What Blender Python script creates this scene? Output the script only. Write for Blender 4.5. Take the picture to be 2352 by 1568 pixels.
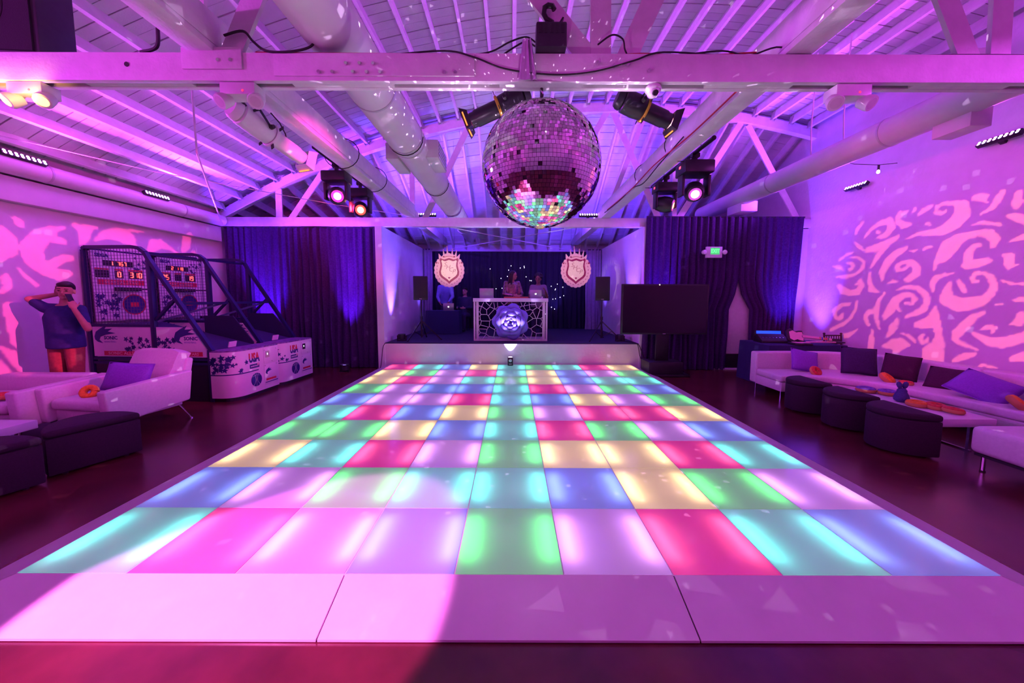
import bpy, bmesh, math, random
import numpy as np
from mathutils import Vector, Matrix
random.seed(7); RNG = np.random.RandomState(11)
for o in list(bpy.data.objects): bpy.data.objects.remove(o)
SC = bpy.context.scene; COL = SC.collection
PI = math.pi

# ------------------------------------------------------------------ camera
cam = bpy.data.cameras.new('camera'); camo = bpy.data.objects.new('camera', cam); COL.objects.link(camo)
TH = math.atan(65 / 800.0); ROLL = 0.003
cam.sensor_width = 36; cam.lens = 800 / 2352 * 36; cam.shift_y = -36 / 2352; cam.clip_start = .05
_f = Vector((0, math.cos(TH), -math.sin(TH))); _u = Vector((0, math.sin(TH), math.cos(TH))); _r = Vector((1, 0, 0))
_R = _r * math.cos(ROLL) + _u * math.sin(ROLL); _U = _u * math.cos(ROLL) - _r * math.sin(ROLL)
camo.matrix_world = Matrix(((_R.x, _U.x, -_f.x, 0), (_R.y, _U.y, -_f.y, 0), (_R.z, _U.z, -_f.z, 1.64), (0, 0, 0, 1)))
SC.camera = camo
# ------------------------------------------------------------------ world, exposure
w = bpy.data.worlds.new('world'); SC.world = w; w.use_nodes = True
w.node_tree.nodes['Background'].inputs[0].default_value = (.02, .01, .03, 1); w.node_tree.nodes['Background'].inputs[1].default_value = .2
vs = SC.view_settings; vs.view_transform = 'Standard'; vs.look = 'None'; vs.exposure = 0.08; vs.gamma = 1; vs.use_curve_mapping = False
cy = SC.cycles; cy.max_bounces = 6; cy.diffuse_bounces = 2; cy.glossy_bounces = 4; cy.transmission_bounces = 3; cy.sample_clamp_indirect = 6; cy.caustics_reflective = False; cy.caustics_refractive = False
# ------------------------------------------------------------------ lights
def aim(o, loc, tgt):
    o.location = loc; o.rotation_euler = (Vector(tgt) - Vector(loc)).to_track_quat('-Z', 'Y').to_euler()
def area(name, loc, tgt, sx, sy, col, watt, spread=PI):
    l = bpy.data.lights.new(name, 'AREA'); l.shape = 'RECTANGLE'; l.size = sx; l.size_y = sy; l.color = col; l.energy = watt; l.spread = spread
    o = bpy.data.objects.new(name, l); COL.objects.link(o); aim(o, loc, tgt); return o
def spot(name, loc, tgt, ang, col, watt, blend=.15, rad=.03):
    l = bpy.data.lights.new(name, 'SPOT'); l.spot_size = ang; l.spot_blend = blend; l.color = col; l.energy = watt; l.shadow_soft_size = rad
    o = bpy.data.objects.new(name, l); COL.objects.link(o); aim(o, loc, tgt); return o
MAG = (1.0, .07, .92); VIO = (.44, .06, 1.0); BLUE = (.13, .035, 1.0); ORC = (.78, .07, 1.0)
# ceiling and wall washers of the hall: magenta from the eaves, pinker behind the camera, violet to blue towards the stage
for k, (x, y, z, c, e) in enumerate((
        (-6.25, 4.77, 3.22, ORC, 62), (-6.25, 6.43, 3.22, VIO, 140), (6.40, 4.95, 3.85, ORC, 42), (6.40, 6.90, 3.85, VIO, 125),
        (-6.25, 1.2, 3.22, ORC, 95), (6.40, 1.2, 3.85, ORC, 80), (-6.25, -1.6, 3.22, MAG, 60), (6.40, -1.6, 3.85, MAG, 50))):
    area('washer_light', (x, y, z), (x * .2, y + .3, 5.9), .55, .12, c, e, 2.1)
area('washer_light', (-1.9, 8.6, 3.62), (-2.2, 11.2, 5.4), .45, .1, BLUE, 130)
area('washer_light', (1.75, 8.6, 3.62), (2.2, 11.2, 5.4), .45, .1, BLUE, 130)
# unseen pink fill lamps added behind the camera, bar-sized but without fixtures
area('washer_light', (-4.0, -2.85, 2.3), (-4.2, 5, 2.0), .55, .12, (1.0, .035, .68), 30)
area('washer_light', (4.0, -2.85, 2.3), (4.2, 5, 2.0), .55, .12, (1.0, .035, .78), 28)
# blue uplights against the curtains and the stage walls
for (x, y, z, tx, ty, tz, c, e, ang) in (
        (-3.68, 7.56, .22, -3.70, 8.0, 2.0, (.20, .02, 1), 1500, .55), (-3.68, 7.56, .22, -3.66, 7.93, 3.4, (.20, .02, 1), 2600, .35), (-5.55, 7.62, .22, -5.6, 8.0, 2.4, (.14, .02, 1), 2600, .7),
        (3.25, 7.62, .30, 3.3, 7.9, 2.4, (.15, .02, 1), 2000, .6), (6.30, 7.40, .22, 6.60, 7.75, 2.8, (.12, .035, 1), 1300, .75), (6.0, 7.40, .22, 6.1, 7.85, 2.8, (.12, .03, 1), 900, .7),
        (-2.66, 8.36, .78, -2.95, 8.5, 3.0, (.14, .06, 1), 1100, .8), (2.62, 8.40, .78, 2.95, 8.55, 3.0, (.14, .05, 1), 1100, .8),
        (-2.55, 10.9, .80, -2.9, 11.0, 3.0, (.16, .07, 1), 120, .9), (2.55, 10.9, .80, 2.9, 11.0, 3.0, (.16, .07, 1), 120, .9),
        (1.40, 11.35, .72, 1.42, 11.75, 2.0, (.10, .05, 1), 120, .8)):
    spot('uplight_beam', (x, y, z), (tx, ty, tz), ang, c, e, .9, .04)
# ------------------------------------------------------------------ materials
MATS = {}
def mat(name, col=(.8, .8, .8), rough=.5, metal=0., var=.05, scale=14., bump=0., bscale=60., emit=None, es=0., spec=.5, coat=0., trans=0.):
    if name in MATS: return MATS[name]
    m = bpy.data.materials.new(name); m.use_nodes = True; nt = m.node_tree; b = nt.nodes['Principled BSDF']
    b.inputs['Roughness'].default_value = rough; b.inputs['Metallic'].default_value = metal; b.inputs['Specular IOR Level'].default_value = spec
    b.inputs['Coat Weight'].default_value = coat; b.inputs['Transmission Weight'].default_value = trans
    tc = nt.nodes.new('ShaderNodeTexCoord')
    n = nt.nodes.new('ShaderNodeTexNoise'); n.inputs['Scale'].default_value = scale; n.inputs['Detail'].default_value = 4
    nt.links.new(tc.outputs['Object'], n.inputs['Vector'])
    r = nt.nodes.new('ShaderNodeValToRGB'); r.color_ramp.elements[0].position = .3; r.color_ramp.elements[1].position = .7
    c = Vector(col)
    r.color_ramp.elements[0].color = (*[max(0, x * (1 - var)) for x in c], 1); r.color_ramp.elements[1].color = (*[min(1, x * (1 + var)) for x in c], 1)
    nt.links.new(n.outputs['Fac'], r.inputs['Fac']); nt.links.new(r.outputs['Color'], b.inputs['Base Color'])
    if bump:
        n2 = nt.nodes.new('ShaderNodeTexNoise'); n2.inputs['Scale'].default_value = bscale; n2.inputs['Detail'].default_value = 3
        nt.links.new(tc.outputs['Object'], n2.inputs['Vector'])
        bp = nt.nodes.new('ShaderNodeBump'); bp.inputs['Strength'].default_value = bump; bp.inputs['Distance'].default_value = .01
        nt.links.new(n2.outputs['Fac'], bp.inputs['Height']); nt.links.new(bp.outputs['Normal'], b.inputs['Normal'])
    if emit:
        b.inputs['Emission Color'].default_value = (*emit, 1); b.inputs['Emission Strength'].default_value = es; m.cycles.emission_sampling = 'FRONT' if name.startswith('led_strip') else 'NONE'
    MATS[name] = m; return m
WHITE = mat('white_painted_wood', (.78, .77, .78), .55, var=.06, scale=9, bump=.25, bscale=40)
PLASTER = mat('white_plaster', (.74, .73, .75), .7, var=.04, scale=5, bump=.3, bscale=25)
BOARD = mat('white_board', (.72, .70, .72), .6, var=.09, scale=3, bump=.2)
DARKGAP = mat('roof_felt', (.10, .08, .09), .9)
FLOORM = mat('stained_concrete', (.095, .016, .022), .24, var=.4, scale=2.2, bump=.06, bscale=9, spec=.55)
RAMPM = mat('white_ramp_laminate', (.80, .78, .80), .28, var=.03, scale=6)
BLACK = mat('black_metal', (.012, .011, .013), .4, var=.2)
BLACKP = mat('black_plastic', (.018, .016, .02), .5, var=.2)
RUBBER = mat('black_rubber', (.012, .012, .012), .6)
CHROME = mat('chrome', (.8, .8, .82), .15, 1., var=.02)
DUCT = mat('white_duct', (.78, .77, .78), .45, var=.05, scale=4)
VELVET = mat('blue_black_velvet', (.055, .014, .10), .85, var=.25, scale=30, spec=.2)
NAVY = mat('navy_cloth', (.022, .022, .10), .85, var=.15, scale=60, bump=.2)
UPH = mat('white_leatherette', (.74, .70, .72), .5, var=.05, scale=40, bump=.15, bscale=180)
PLUM = mat('plum_fabric', (.028, .007, .026), .85, var=.2, scale=60, bump=.2)
PURPLE = mat('purple_satin', (.22, .06, .50), .6, var=.12, scale=80)
# ------------------------------------------------------------------ mesh helpers
class MB:
    def __init__(s): s.v = []; s.f = []
    def add(s, vs_, fs):
        n = len(s.v); s.v += [tuple(p) for p in vs_]; s.f += [tuple(i + n for i in q) for q in fs]; return s
    def obox(s, c, ax, ay, az):
        c, ax, ay, az = map(Vector, (c, ax, ay, az)); p = [c + ax * i + ay * j + az * k for k in (-1, 1) for j in (-1, 1) for i in (-1, 1)]
        return s.add(p, [(0, 2, 3, 1), (4, 5, 7, 6), (0, 1, 5, 4), (2, 6, 7, 3), (0, 4, 6, 2), (1, 3, 7, 5)])
    def box(s, x0, x1, y0, y1, z0, z1):
        return s.obox(((x0 + x1) / 2, (y0 + y1) / 2, (z0 + z1) / 2), ((x1 - x0) / 2, 0, 0), (0, (y1 - y0) / 2, 0), (0, 0, (z1 - z0) / 2))
    def bar(s, p0, p1, w, h, up=(0, 0, 1)):
        p0, p1 = Vector(p0), Vector(p1); d = p1 - p0; a = d.cross(Vector(up))
        if a.length < 1e-6: a = d.cross(Vector((1, 0, 0)))
        a.normalize(); b = a.cross(d).normalized(); return s.obox((p0 + p1) / 2, d / 2, a * (w / 2), b * (h / 2))
    def cyl(s, p0, p1, r0, r1=None, n=12, caps=True):
        r1 = r0 if r1 is None else r1; p0, p1 = Vector(p0), Vector(p1); d = (p1 - p0).normalized()
        a = d.orthogonal().normalized(); b = d.cross(a); v = []
        for p, r in ((p0, r0), (p1, r1)): v += [p + (a * math.cos(2 * PI * i / n) + b * math.sin(2 * PI * i / n)) * r for i in range(n)]
        f = [(i, (i + 1) % n, n + (i + 1) % n, n + i) for i in range(n)]
        if caps: f += [tuple(range(n))[::-1], tuple(range(n, 2 * n))]
        return s.add(v, f)
    def tube(s, pts, r, n=6, rr=None):
        pts = [Vector(p) for p in pts]; v = []; a = None; m = len(pts)
        for i, p in enumerate(pts):
            d = (pts[min(i + 1, m - 1)] - pts[max(i - 1, 0)]).normalized()
            a = d.orthogonal().normalized() if a is None else (a - d * a.dot(d)).normalized()
            b = d.cross(a); R = rr[i] if rr else r
            v += [p + (a * math.cos(2 * PI * k / n) + b * math.sin(2 * PI * k / n)) * R for k in range(n)]
        f = [(i * n + k, i * n + (k + 1) % n, (i + 1) * n + (k + 1) % n, (i + 1) * n + k) for i in range(m - 1) for k in range(n)]
        f += [tuple(range(n))[::-1], tuple(range((m - 1) * n, m * n))]
        return s.add(v, f)
    def prism(s, poly, o, u, v, wv):
        o, u, v, wv = map(Vector, (o, u, v, wv)); n = len(poly); p = [o + u * a + v * b for a, b in poly]
        return s.add(p + [q + wv for q in p], [tuple(range(n))[::-1], tuple(range(n, 2 * n))] + [(i, (i + 1) % n, n + (i + 1) % n, n + i) for i in range(n)])
    def lathe(s, prof, o=(0, 0, 0), n=20, ax=None, end=True):
        o = Vector(o); d = Vector(ax or (0, 0, 1)).normalized(); a = d.orthogonal().normalized(); b = d.cross(a); m = len(prof); v = []
        for r, z in prof: v += [o + d * z + (a * math.cos(2 * PI * k / n) + b * math.sin(2 * PI * k / n)) * r for k in range(n)]
        f = [(i * n + k, i * n + (k + 1) % n, (i + 1) * n + (k + 1) % n, (i + 1) * n + k) for i in range(m - 1) for k in range(n)]
        f += [tuple(range(n))[::-1]] + ([tuple(range((m - 1) * n, m * n))] if end else [])
        return s.add(v, f)
    def grid(s, nu, nv, fn, closed=False):
        v = [fn(i / nu, j / nv) for j in range(nv + 1) for i in range(nu + 1)]
        return s.add(v, [(j * (nu + 1) + i, j * (nu + 1) + i + 1, (j + 1) * (nu + 1) + i + 1, (j + 1) * (nu + 1) + i) for j in range(nv) for i in range(nu)])
    def sheet(s, nu, nv, fn, off):      # a sheet with thickness
        off = Vector(off); n = (nu + 1) * (nv + 1)
        p = [Vector(fn(i / nu, j / nv)) for j in range(nv + 1) for i in range(nu + 1)]
        q = lambda i, j: j * (nu + 1) + i
        f = [(q(i, j), q(i + 1, j), q(i + 1, j + 1), q(i, j + 1)) for j in range(nv) for i in range(nu)]
        f += [tuple(k + n for k in g[::-1]) for g in f]
        ring = [q(i, 0) for i in range(nu)] + [q(nu, j) for j in range(nv)] + [q(i, nv) for i in range(nu, 0, -1)] + [q(0, j) for j in range(nv, 0, -1)]
        f += [(ring[k], ring[k] + n, ring[(k + 1) % len(ring)] + n, ring[(k + 1) % len(ring)]) for k in range(len(ring))]
        return s.add(p + [a + off for a in p], f)
    def mesh(s, name, m, smooth=None, bevel=0., seg=2):
        me = bpy.data.meshes.new(name); me.from_pydata(s.v, [], s.f)
        bm = bmesh.new(); bm.from_mesh(me); bmesh.ops.recalc_face_normals(bm, faces=bm.faces)
        if bevel:
            es = [e for e in bm.edges if len(e.link_faces) == 2 and e.calc_face_angle(0) > .5]
            bmesh.ops.bevel(bm, geom=es, offset=bevel, segments=seg, profile=.5, affect='EDGES', clamp_overlap=True)
        bm.to_mesh(me); bm.free()
        if smooth is not None or bevel:
            me.polygons.foreach_set('use_smooth', [True] * len(me.polygons)); me.set_sharp_from_angle(angle=smooth or .7)
        me.materials.append(m); return me
    def build(s, name, m, parent=None, smooth=None, bevel=0., seg=2, **kw):
        return link(name, s.mesh(name, m, smooth, bevel, seg), parent, **kw)
def link(name, me, parent=None, loc=None, rot=None, label=None, cat=None, group=None, kind=None):
    o = bpy.data.objects.new(name, me); COL.objects.link(o)
    if parent: o.parent = parent
    if loc is not None: o.location = loc
    if rot is not None: o.rotation_euler = rot
    return tag(o, label, cat, group, kind)
def tag(o, label=None, cat=None, group=None, kind=None):
    for k, x in (('label', label), ('category', cat), ('group', group), ('kind', kind)):
        if x: o[k] = x
    return o
def thing(name, label, cat, loc=(0, 0, 0), rz=0., group=None):
    return tag_e(name, loc, rz, label, cat, group)
def tag_e(name, loc, rz, label, cat, group):
    o = bpy.data.objects.new(name, None); COL.objects.link(o); o.location = loc; o.rotation_euler = (0, 0, rz); o.empty_display_size = .1
    return tag(o, label, cat, group)
def copy_tree(o, loc=None, rz=None, label=None, parent=None):
    c = o.copy(); COL.objects.link(c); c.parent = parent
    if loc is not None: c.location = loc
    if rz is not None: c.rotation_euler = (0, 0, rz)
    if label: c['label'] = label
    for ch in [k for k in list(bpy.data.objects) if k.parent == o]: copy_tree(ch, parent=c)
    return c
def text_mesh(txt, size, m, depth=.001, bold=.0, shear=0., sx=1.):
    cu = bpy.data.curves.new('lettering', 'FONT'); cu.body = txt; cu.size = size; cu.extrude = depth; cu.align_x = 'CENTER'; cu.align_y = 'CENTER'
    cu.offset = bold; cu.shear = shear; cu.resolution_u = 2
    o = bpy.data.objects.new('lettering', cu); COL.objects.link(o)
    dg = bpy.context.evaluated_depsgraph_get(); me = bpy.data.meshes.new_from_object(o.evaluated_get(dg), depsgraph=dg)
    bpy.data.objects.remove(o); bpy.data.curves.remove(cu)
    if sx != 1: me.transform(Matrix.Diagonal((sx, 1, 1, 1)))
    me.materials.clear(); me.materials.append(m); me.name = 'lettering'; return me
def text(txt, size, m, parent, loc, xdir, updir, **kw):   # flat lettering; xdir = reading direction, updir = up
    me = text_mesh(txt, size, m, **kw); o = bpy.data.objects.new('lettering', me); COL.objects.link(o); o.parent = parent
    x = Vector(xdir).normalized(); y = Vector(updir).normalized(); z = x.cross(y)
    o.matrix_local = Matrix(((x.x, y.x, z.x, loc[0]), (x.y, y.y, z.y, loc[1]), (x.z, y.z, z.z, loc[2]), (0, 0, 0, 1))); return o
def rbox(x0, x1, y0, y1, z0, z1): return MB().box(x0, x1, y0, y1, z0, z1)
def arc(x): return 5.80 - (17.9 - math.sqrt(17.9 ** 2 - (x - 2.3) ** 2))   # centre line of the trusses' top chord

# ================================================================== the setting
XL, XR, YB, YF = -6.7, 6.7, -3.0, 12.1
rbox(XL - .2, XR + .2, YB, YF, -.2, 0).build('floor', FLOORM, kind='structure', label='glossy dark red-brown concrete floor around the dance floor')
rbox(XL - .2, XL, YB, YF, 0, 3.62).build('wall_left', PLASTER, kind='structure', label='white plaster side wall behind the arcade machines')
rbox(XR, XR + .2, YB, YF, 0, 5.9).build('wall_right', PLASTER, kind='structure', label='tall white plaster side wall behind the sectional sofa')
rbox(XL, XR, YB - .2, YB, 0, 6.2).build('wall_rear', PLASTER, kind='structure', label='white plaster wall at the rear of the hall')
rbox(XL, XR, YF, YF + .2, 0, 3.6).build('wall_back', PLASTER, kind='structure', label='white wall behind the stage curtain')
rbox(XL, -3.07, 8.25, 8.4, 0, 3.2).build('wall_stage_left', PLASTER, kind='structure', label='white partition behind the long curtain beside the arcade machines')
rbox(3.07, XR, 8.02, 8.4, 0, 3.2).build('wall_stage_right', PLASTER, kind='structure', label='white partition behind the curtain with the exit sign')
for k, sx in enumerate((-1, 1)):
    x0, x1 = sorted((sx * 2.92, sx * 3.07))
    rbox(x0, x1, 7.92, YF, 0, 3.22).build(('wall_stage_inner_left', 'wall_stage_inner_right')[k], PLASTER, kind='structure', label='white side wall of the stage recess with its square jamb')
rbox(-2.92, 2.92, 7.95, YF, 0, .575).build('stage_platform', PLASTER, kind='structure', label='white fronted stage platform at the end of the dance floor')
rbox(-2.92, 2.92, 7.96, YF, .575, .592).build('floor_stage', mat('dark_stage_carpet', (.02, .018, .05), .8, var=.2), kind='structure', label='dark blue stage floor covering')
rbox(XL, XL + .14, YB, 8.0, 2.88, 3.2).build('trim_1', PLASTER, kind='structure', bevel=.01, label='proud plaster band along the top of the arcade-side wall')
rbox(XL + .001, XL + .016, YB, 8.0, 0, .1).build('baseboard_left', WHITE, kind='structure', label='white baseboard under the arcade-side wall')
rbox(XR - .016, XR - .001, YB, 8.0, 0, .1).build('baseboard_right', WHITE, kind='structure', label='white baseboard under the sofa-side wall')
# door glimpsed between the parted curtains
d = tag_e('door_1', (5.12, 8.02, 0), 0, 'pale door glimpsed through the parted curtain', None, None); d['kind'] = 'structure'
rbox(-.45, .45, -.05, -.003, .36, 2.05).build('leaf', mat('door_paint', (.7, .66, .68), .5), d, bevel=.004)
rbox(-.45, .45, -.045, -.003, .03, .36).build('kick_plate', BLACKP, d)
rbox(-.5, .5, -.12, -.003, 0, .03).build('threshold', WHITE, d)
# roof: boards across, joists along
NX = 36
def roof_sheet(y0, y1, zf, th):
    return MB().sheet(NX, 2, lambda u, v: (XL - .1 + (XR - XL + .2) * u, y0 + (y1 - y0) * v, zf(XL - .1 + (XR - XL + .2) * u, y0 + (y1 - y0) * v)), (0, 0, th))
def hip(x, y):
    t = min(1, max(0, (y - 8.1) / 3.9)); return arc(x) * (1 - t) + 3.2 * t
ceiling = roof_sheet(YB, 8.12, lambda x, y: arc(x) + .275, .05).build('ceiling', DARKGAP, kind='structure', label='arched white board ceiling with exposed joists')
bw = .150
for k in range(45):
    y0 = 1.4 + k * bw; dz = random.uniform(-.006, .006)
    roof_sheet(y0 + .005, y0 + bw - .005, lambda x, y: arc(x) + .245 + dz, .024).build('ceiling_board', BOARD, ceiling)
roof_sheet(YB, 1.4, lambda x, y: arc(x) + .245, .024).build('ceiling_lining', BOARD, ceiling)
ceil2 = roof_sheet(8.12, 12.1, lambda x, y: hip(x, y) + .275, .05).build('ceiling_stage', DARKGAP, kind='structure', label='white boarded roof slope falling towards the back of the stage')
for k in range(26):
    y0 = 8.15 + k * .150; dz = random.uniform(-.006, .006)
    roof_sheet(y0 + .005, y0 + .145, lambda x, y: hip(x, y) + .245 + dz, .024).build('ceiling_board', BOARD, ceil2)
hang = MB().box(-.045, .045, -.02, .0, -.03, .14).box(-.04, -.03, -.07, 0, -.03, .14).box(.03, .04, -.07, 0, -.03, .14).mesh('joist_hanger', mat('painted_steel', (.55, .55, .56), .4, .3))
for k in range(33):
    x = -6.45 + k * .405
    if x > 6.6: break
    s = -math.atan((x - 2.3) / 17.9); c, sn = math.cos(s), math.sin(s)
    for y0, y1 in ((YB, 2.66), (2.9, 7.98)):
        j = MB().box(-.022, .022, y0, y1, 0, .17).build('joist', WHITE, ceiling, loc=(x, 0, arc(x) + .07), rot=(0, -s, 0))
        if y0 > 0: link('joist_hanger', hang, j, loc=(0, 7.98, 0))
    MB().bar((x, 8.14, arc(x) + .15), (x, 12.0, 3.35), .044, .16).build('joist', WHITE, ceil2)
# ================================================================== roof trusses
def truss(name, label, y, webs, x0=XL + .0, x1=XR, tilt=0., zb=(3.225, 3.42)):
    t = thing(name, label, 'truss', (0, y, 0), 0, None)
    t.rotation_euler = (0, 0, 0)
    zl, zh = zb
    for k, yy in enumerate((0., .085)):
        MB().box(x0, x1, yy, yy + .042, zl, zh).build('bottom_chord_plank', WHITE, t, bevel=.004)
    for xs in np.arange(x0 + .4, x1 - .3, 1.55):
        MB().box(xs, xs + .55 + .25 * random.random(), .043, .084, zl + .002, zh - .004).build('spacer_block', WHITE, t)
    n = 30
    top = MB()
    def tp(u, v):
        x = x0 + (x1 - x0) * u; return (x, .0, arc(x) - .095 + .19 * v)
    top.sheet(n, 1, tp, (0, .127, 0)); top.build('top_chord', WHITE, t)
    for k, (xa, za, xb, zb_, wd) in enumerate(webs):
        yw = .0635 + (-.004, 0, .004)[k % 3]
        MB().bar((xa, yw, za), (xb, yw, zb_), .030, wd).build('web_member', WHITE, t)
    return t
def up(xb, xt, zt, zb_=3.3):     # a web member from the bottom chord through a known point up to the arch
    m = (xt - xb) / (zt - 3.47); z = 3.3
    for _ in range(60):
        z += .05
        if z > arc(xb + m * (z - 3.47)) - .02: break
    return (xb + m * (z - 3.47), z, xb + m * (zb_ - 3.47), zb_, .15)
t1 = truss('roof_truss', 'near roof truss whose heavy white beam crosses above the mirror ball', 2.7,
           [up(-2.372, -2.348, 3.815), up(-2.092, -1.924, 3.817), up(.525, .22, 3.823), up(.655, .647, 3.824), up(.869, 1.031, 3.825), up(3.394, 3.21, 3.831), up(3.626, 3.607, 3.832)])
for x, z in ((-2.15, 3.36), (-2.06, 3.36), (-1.42, 3.28), (-1.32, 3.28), (-1.22, 3.34), (-1.12, 3.34), (-1.02, 3.34), (-1.17, 3.28), (-1.07, 3.28), (-.97, 3.28), (-.5, 3.28), (-.42, 3.28), (.62, 3.35), (.74, 3.33), (.84, 3.34), (1.0, 3.30)):
    MB().cyl((x, -.018, z), (x, .001, z), .012, .014, 8).build('bolt', CHROME, t1)
MB().box(-2.42, -1.98, -.012, -.001, 3.30, 3.45).build('splice_plate', WHITE, t1, bevel=.003)
MB().box(-1.75, -.28, -.008, -.001, 3.255, 3.41).build('splice_plate', WHITE, t1, bevel=.003)
MB().cyl((-2.83, -.004, 3.335), (-2.83, .01, 3.335), .017, n=12).build('bolt_hole', RUBBER, t1)
truss('roof_truss', 'far roof truss over the stage opening seen behind the mirror ball', 7.98,
      [(-4.1, 4.6, -5.06, 3.3, .13), (-.95, 5.45, -2.03, 3.3, .13), (2.1, 5.75, .64, 3.3, .13), (2.2, 5.75, 3.36, 3.3, .13), (2.95, 5.72, 2.05, 3.3, .10),
       (5.05, 5.50, 3.68, 3.3, .13), (5.2, 5.45, 6.5, 3.3, .13), (-5.25, 4.05, -5.26, 3.3, .14), (-2.25, 5.25, -2.25, 3.3, .11), (3.6, 5.75, 3.66, 3.3, .1)])
# long box beams that ride on the truss chords
for x, lab in ((-2.28, 'long white box beam running to the stage beside the big duct'), (2.10, 'long white box beam running to the stage above the moving heads')):
    b = thing('tie_beam', lab, 'beam', (x, 0, 3.425))
    MB().box(-.10, .10, YB + .02, 8.0, 0, .05).build('bottom_plank', WHITE, b, bevel=.006)
    for sx in (-1, 1): MB().box(sx * .1 - (.03 if sx > 0 else 0), sx * .1 + (.03 if sx < 0 else 0), YB + .02, 8.0, .052, .27).build('side_plank', WHITE, b, bevel=.004)
    MB().box(-.10, .10, 8.0, 11.9, -.03, .18).build('stage_length', WHITE, b, bevel=.006)
    for yy in (2.98,): MB().box(-.16, .16, yy - .06, yy + .06, -.004 if yy > 3 else .0, .02).build('bearing_plate', WHITE, b)
# ducts
def duct(name, lab, x, z, r, y0, y1, seams, mt=DUCT):
    t = thing(name, lab, 'duct', (x, y0, z))
    MB().cyl((0, 0, 0), (0, y1 - y0, 0), r, n=40).build('pipe', mt, t, smooth=.6)
    for yy in seams: MB().cyl((0, yy - y0 - .012, 0), (0, yy - y0 + .012, 0), r + .006, n=40).build('seam_band', mat('duct_band', (.62, .6, .62), .4, .3), t, smooth=.6)
    return t
def grille(t, x0, x1, y0, y1, z0, z1, side):
    g = MB().box(x0, x1, y0, y1, z0, z1).build('register_box', DUCT, t, bevel=.006)
    xs = x1 if side > 0 else x0
    for k in range(5):
        zz = z0 + (z1 - z0) * (k + .5) / 5
        MB().box(xs - .004, xs + .01, y0 + .03, y1 - .03, zz - .012, zz + .012).build('louvre', mat('duct_band', (.62, .6, .62), .4, .3), g)
dm = duct('spiral_duct', 'large round white duct running overhead from the camera to the stage', -1.38, 3.69, .225, -2.8, 11.95, (3.6, 4.6, 4.75, 6.4, 8.6, 10.2))
grille(dm, .19, .36, 7.75, 8.35, -.14, .10, 1); grille(dm, -.36, -.19, 7.75, 8.35, -.16, .06, -1)
for yy in (4.65, 6.45):
    MB().tube([(-.232 * math.cos(a), yy + 2.8, -.232 * math.sin(a)) for a in np.linspace(0, PI, 12)], .006, 5).build('hanger_wire', BLACK, dm)
dr = duct('spiral_duct', 'white duct hung on cords along the sofa side of the hall', 5.10, 3.88, .185, -1.0, 9.6, (4.9, 7.0))
grille(dr, -.04, .20, 5.02, 5.38, -.33, -.12, 1); grille(dr, -.10, .26, 8.8, 9.3, -.34, -.12, 1)
MB().tube([(0, 5.0, .1), (.05, 5.05, .3), (.02, 5.3, .42)], .19, 14).build('branch_collar', DUCT, dr, smooth=.9)
for dx, yy in ((-.10, 7.05), (.02, 6.6)):
    MB().tube([(dx, yy, .15), (dx - .02, yy + .01, .6), (dx, yy, arc(5.1 + dx) - 3.88 + .05)], .011, 6).build('hanging_cord', mat('white_cord', (.7, .68, .7), .8), dr)
duct('eave_duct', 'slim white pipe in the eaves above the arcade-side wall', -6.50, 3.33, .12, YB + .05, 7.95, (2.0, 5.0, 7.0))
# ================================================================== dance floor
GAP = .004; TS = .6096; DX = -.012; DY0 = 1.82; DZ = .105
df = thing('dance_floor', 'raised dance floor of ninety glowing coloured panels with white ramps', 'dance floor', (DX, DY0, 0))
TC = {'r': (.92, .02, .36), 'g': (.26, .56, .33), 'c': (.24, .58, .56), 'b': (.20, .26, .80), 'v': (.60, .27, .80), 'y': (.95, .68, .36)}     # glow of the whole panel
TL = {'r': (1, .20, .30), 'g': (.12, 1, .22), 'c': (.14, 1, .90), 'b': (.24, .42, 1), 'v': (1, .50, 1), 'y': (1, .80, .40)}                    # its two light strips
def tile_mat(k):
    m = bpy.data.materials.new('glowing_panel_' + k); m.use_nodes = True; nt = m.node_tree; nt.nodes.clear()
    out = nt.nodes.new('ShaderNodeOutputMaterial'); c = TC[k]
    pale = [x * .45 + .42 for x in c]
    n = nt.nodes.new('ShaderNodeTexNoise'); n.inputs['Scale'].default_value = 220
    r = nt.nodes.new('ShaderNodeValToRGB'); r.color_ramp.elements[0].color = (*[x * .94 for x in pale], 1); r.color_ramp.elements[1].color = (*pale, 1)
    nt.links.new(n.outputs['Fac'], r.inputs['Fac'])
    tr = nt.nodes.new('ShaderNodeBsdfTranslucent'); di = nt.nodes.new('ShaderNodeBsdfDiffuse'); gl = nt.nodes.new('ShaderNodeBsdfGlossy'); gl.inputs['Roughness'].default_value = .09
    nt.links.new(r.outputs['Color'], tr.inputs['Color']); nt.links.new(r.outputs['Color'], di.inputs['Color'])
    mx = nt.nodes.new('ShaderNodeMixShader'); mx.inputs[0].default_value = .42; nt.links.new(tr.outputs[0], mx.inputs[1]); nt.links.new(di.outputs[0], mx.inputs[2])
    em = nt.nodes.new('ShaderNodeEmission'); em.inputs['Color'].default_value = (*c, 1); em.inputs['Strength'].default_value = .33
    ad = nt.nodes.new('ShaderNodeAddShader'); nt.links.new(mx.outputs[0], ad.inputs[0]); nt.links.new(em.outputs[0], ad.inputs[1])
    fr = nt.nodes.new('ShaderNodeFresnel'); fr.inputs['IOR'].default_value = 1.4
    m2 = nt.nodes.new('ShaderNodeMixShader'); nt.links.new(fr.outputs[0], m2.inputs[0]); nt.links.new(ad.outputs[0], m2.inputs[1]); nt.links.new(gl.outputs[0], m2.inputs[2])
    nt.links.new(m2.outputs[0], out.inputs['Surface']); m.cycles.emission_sampling = 'FRONT'; return m
TM = {k: tile_mat(k) for k in TC}
h = TS / 2 - GAP
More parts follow.
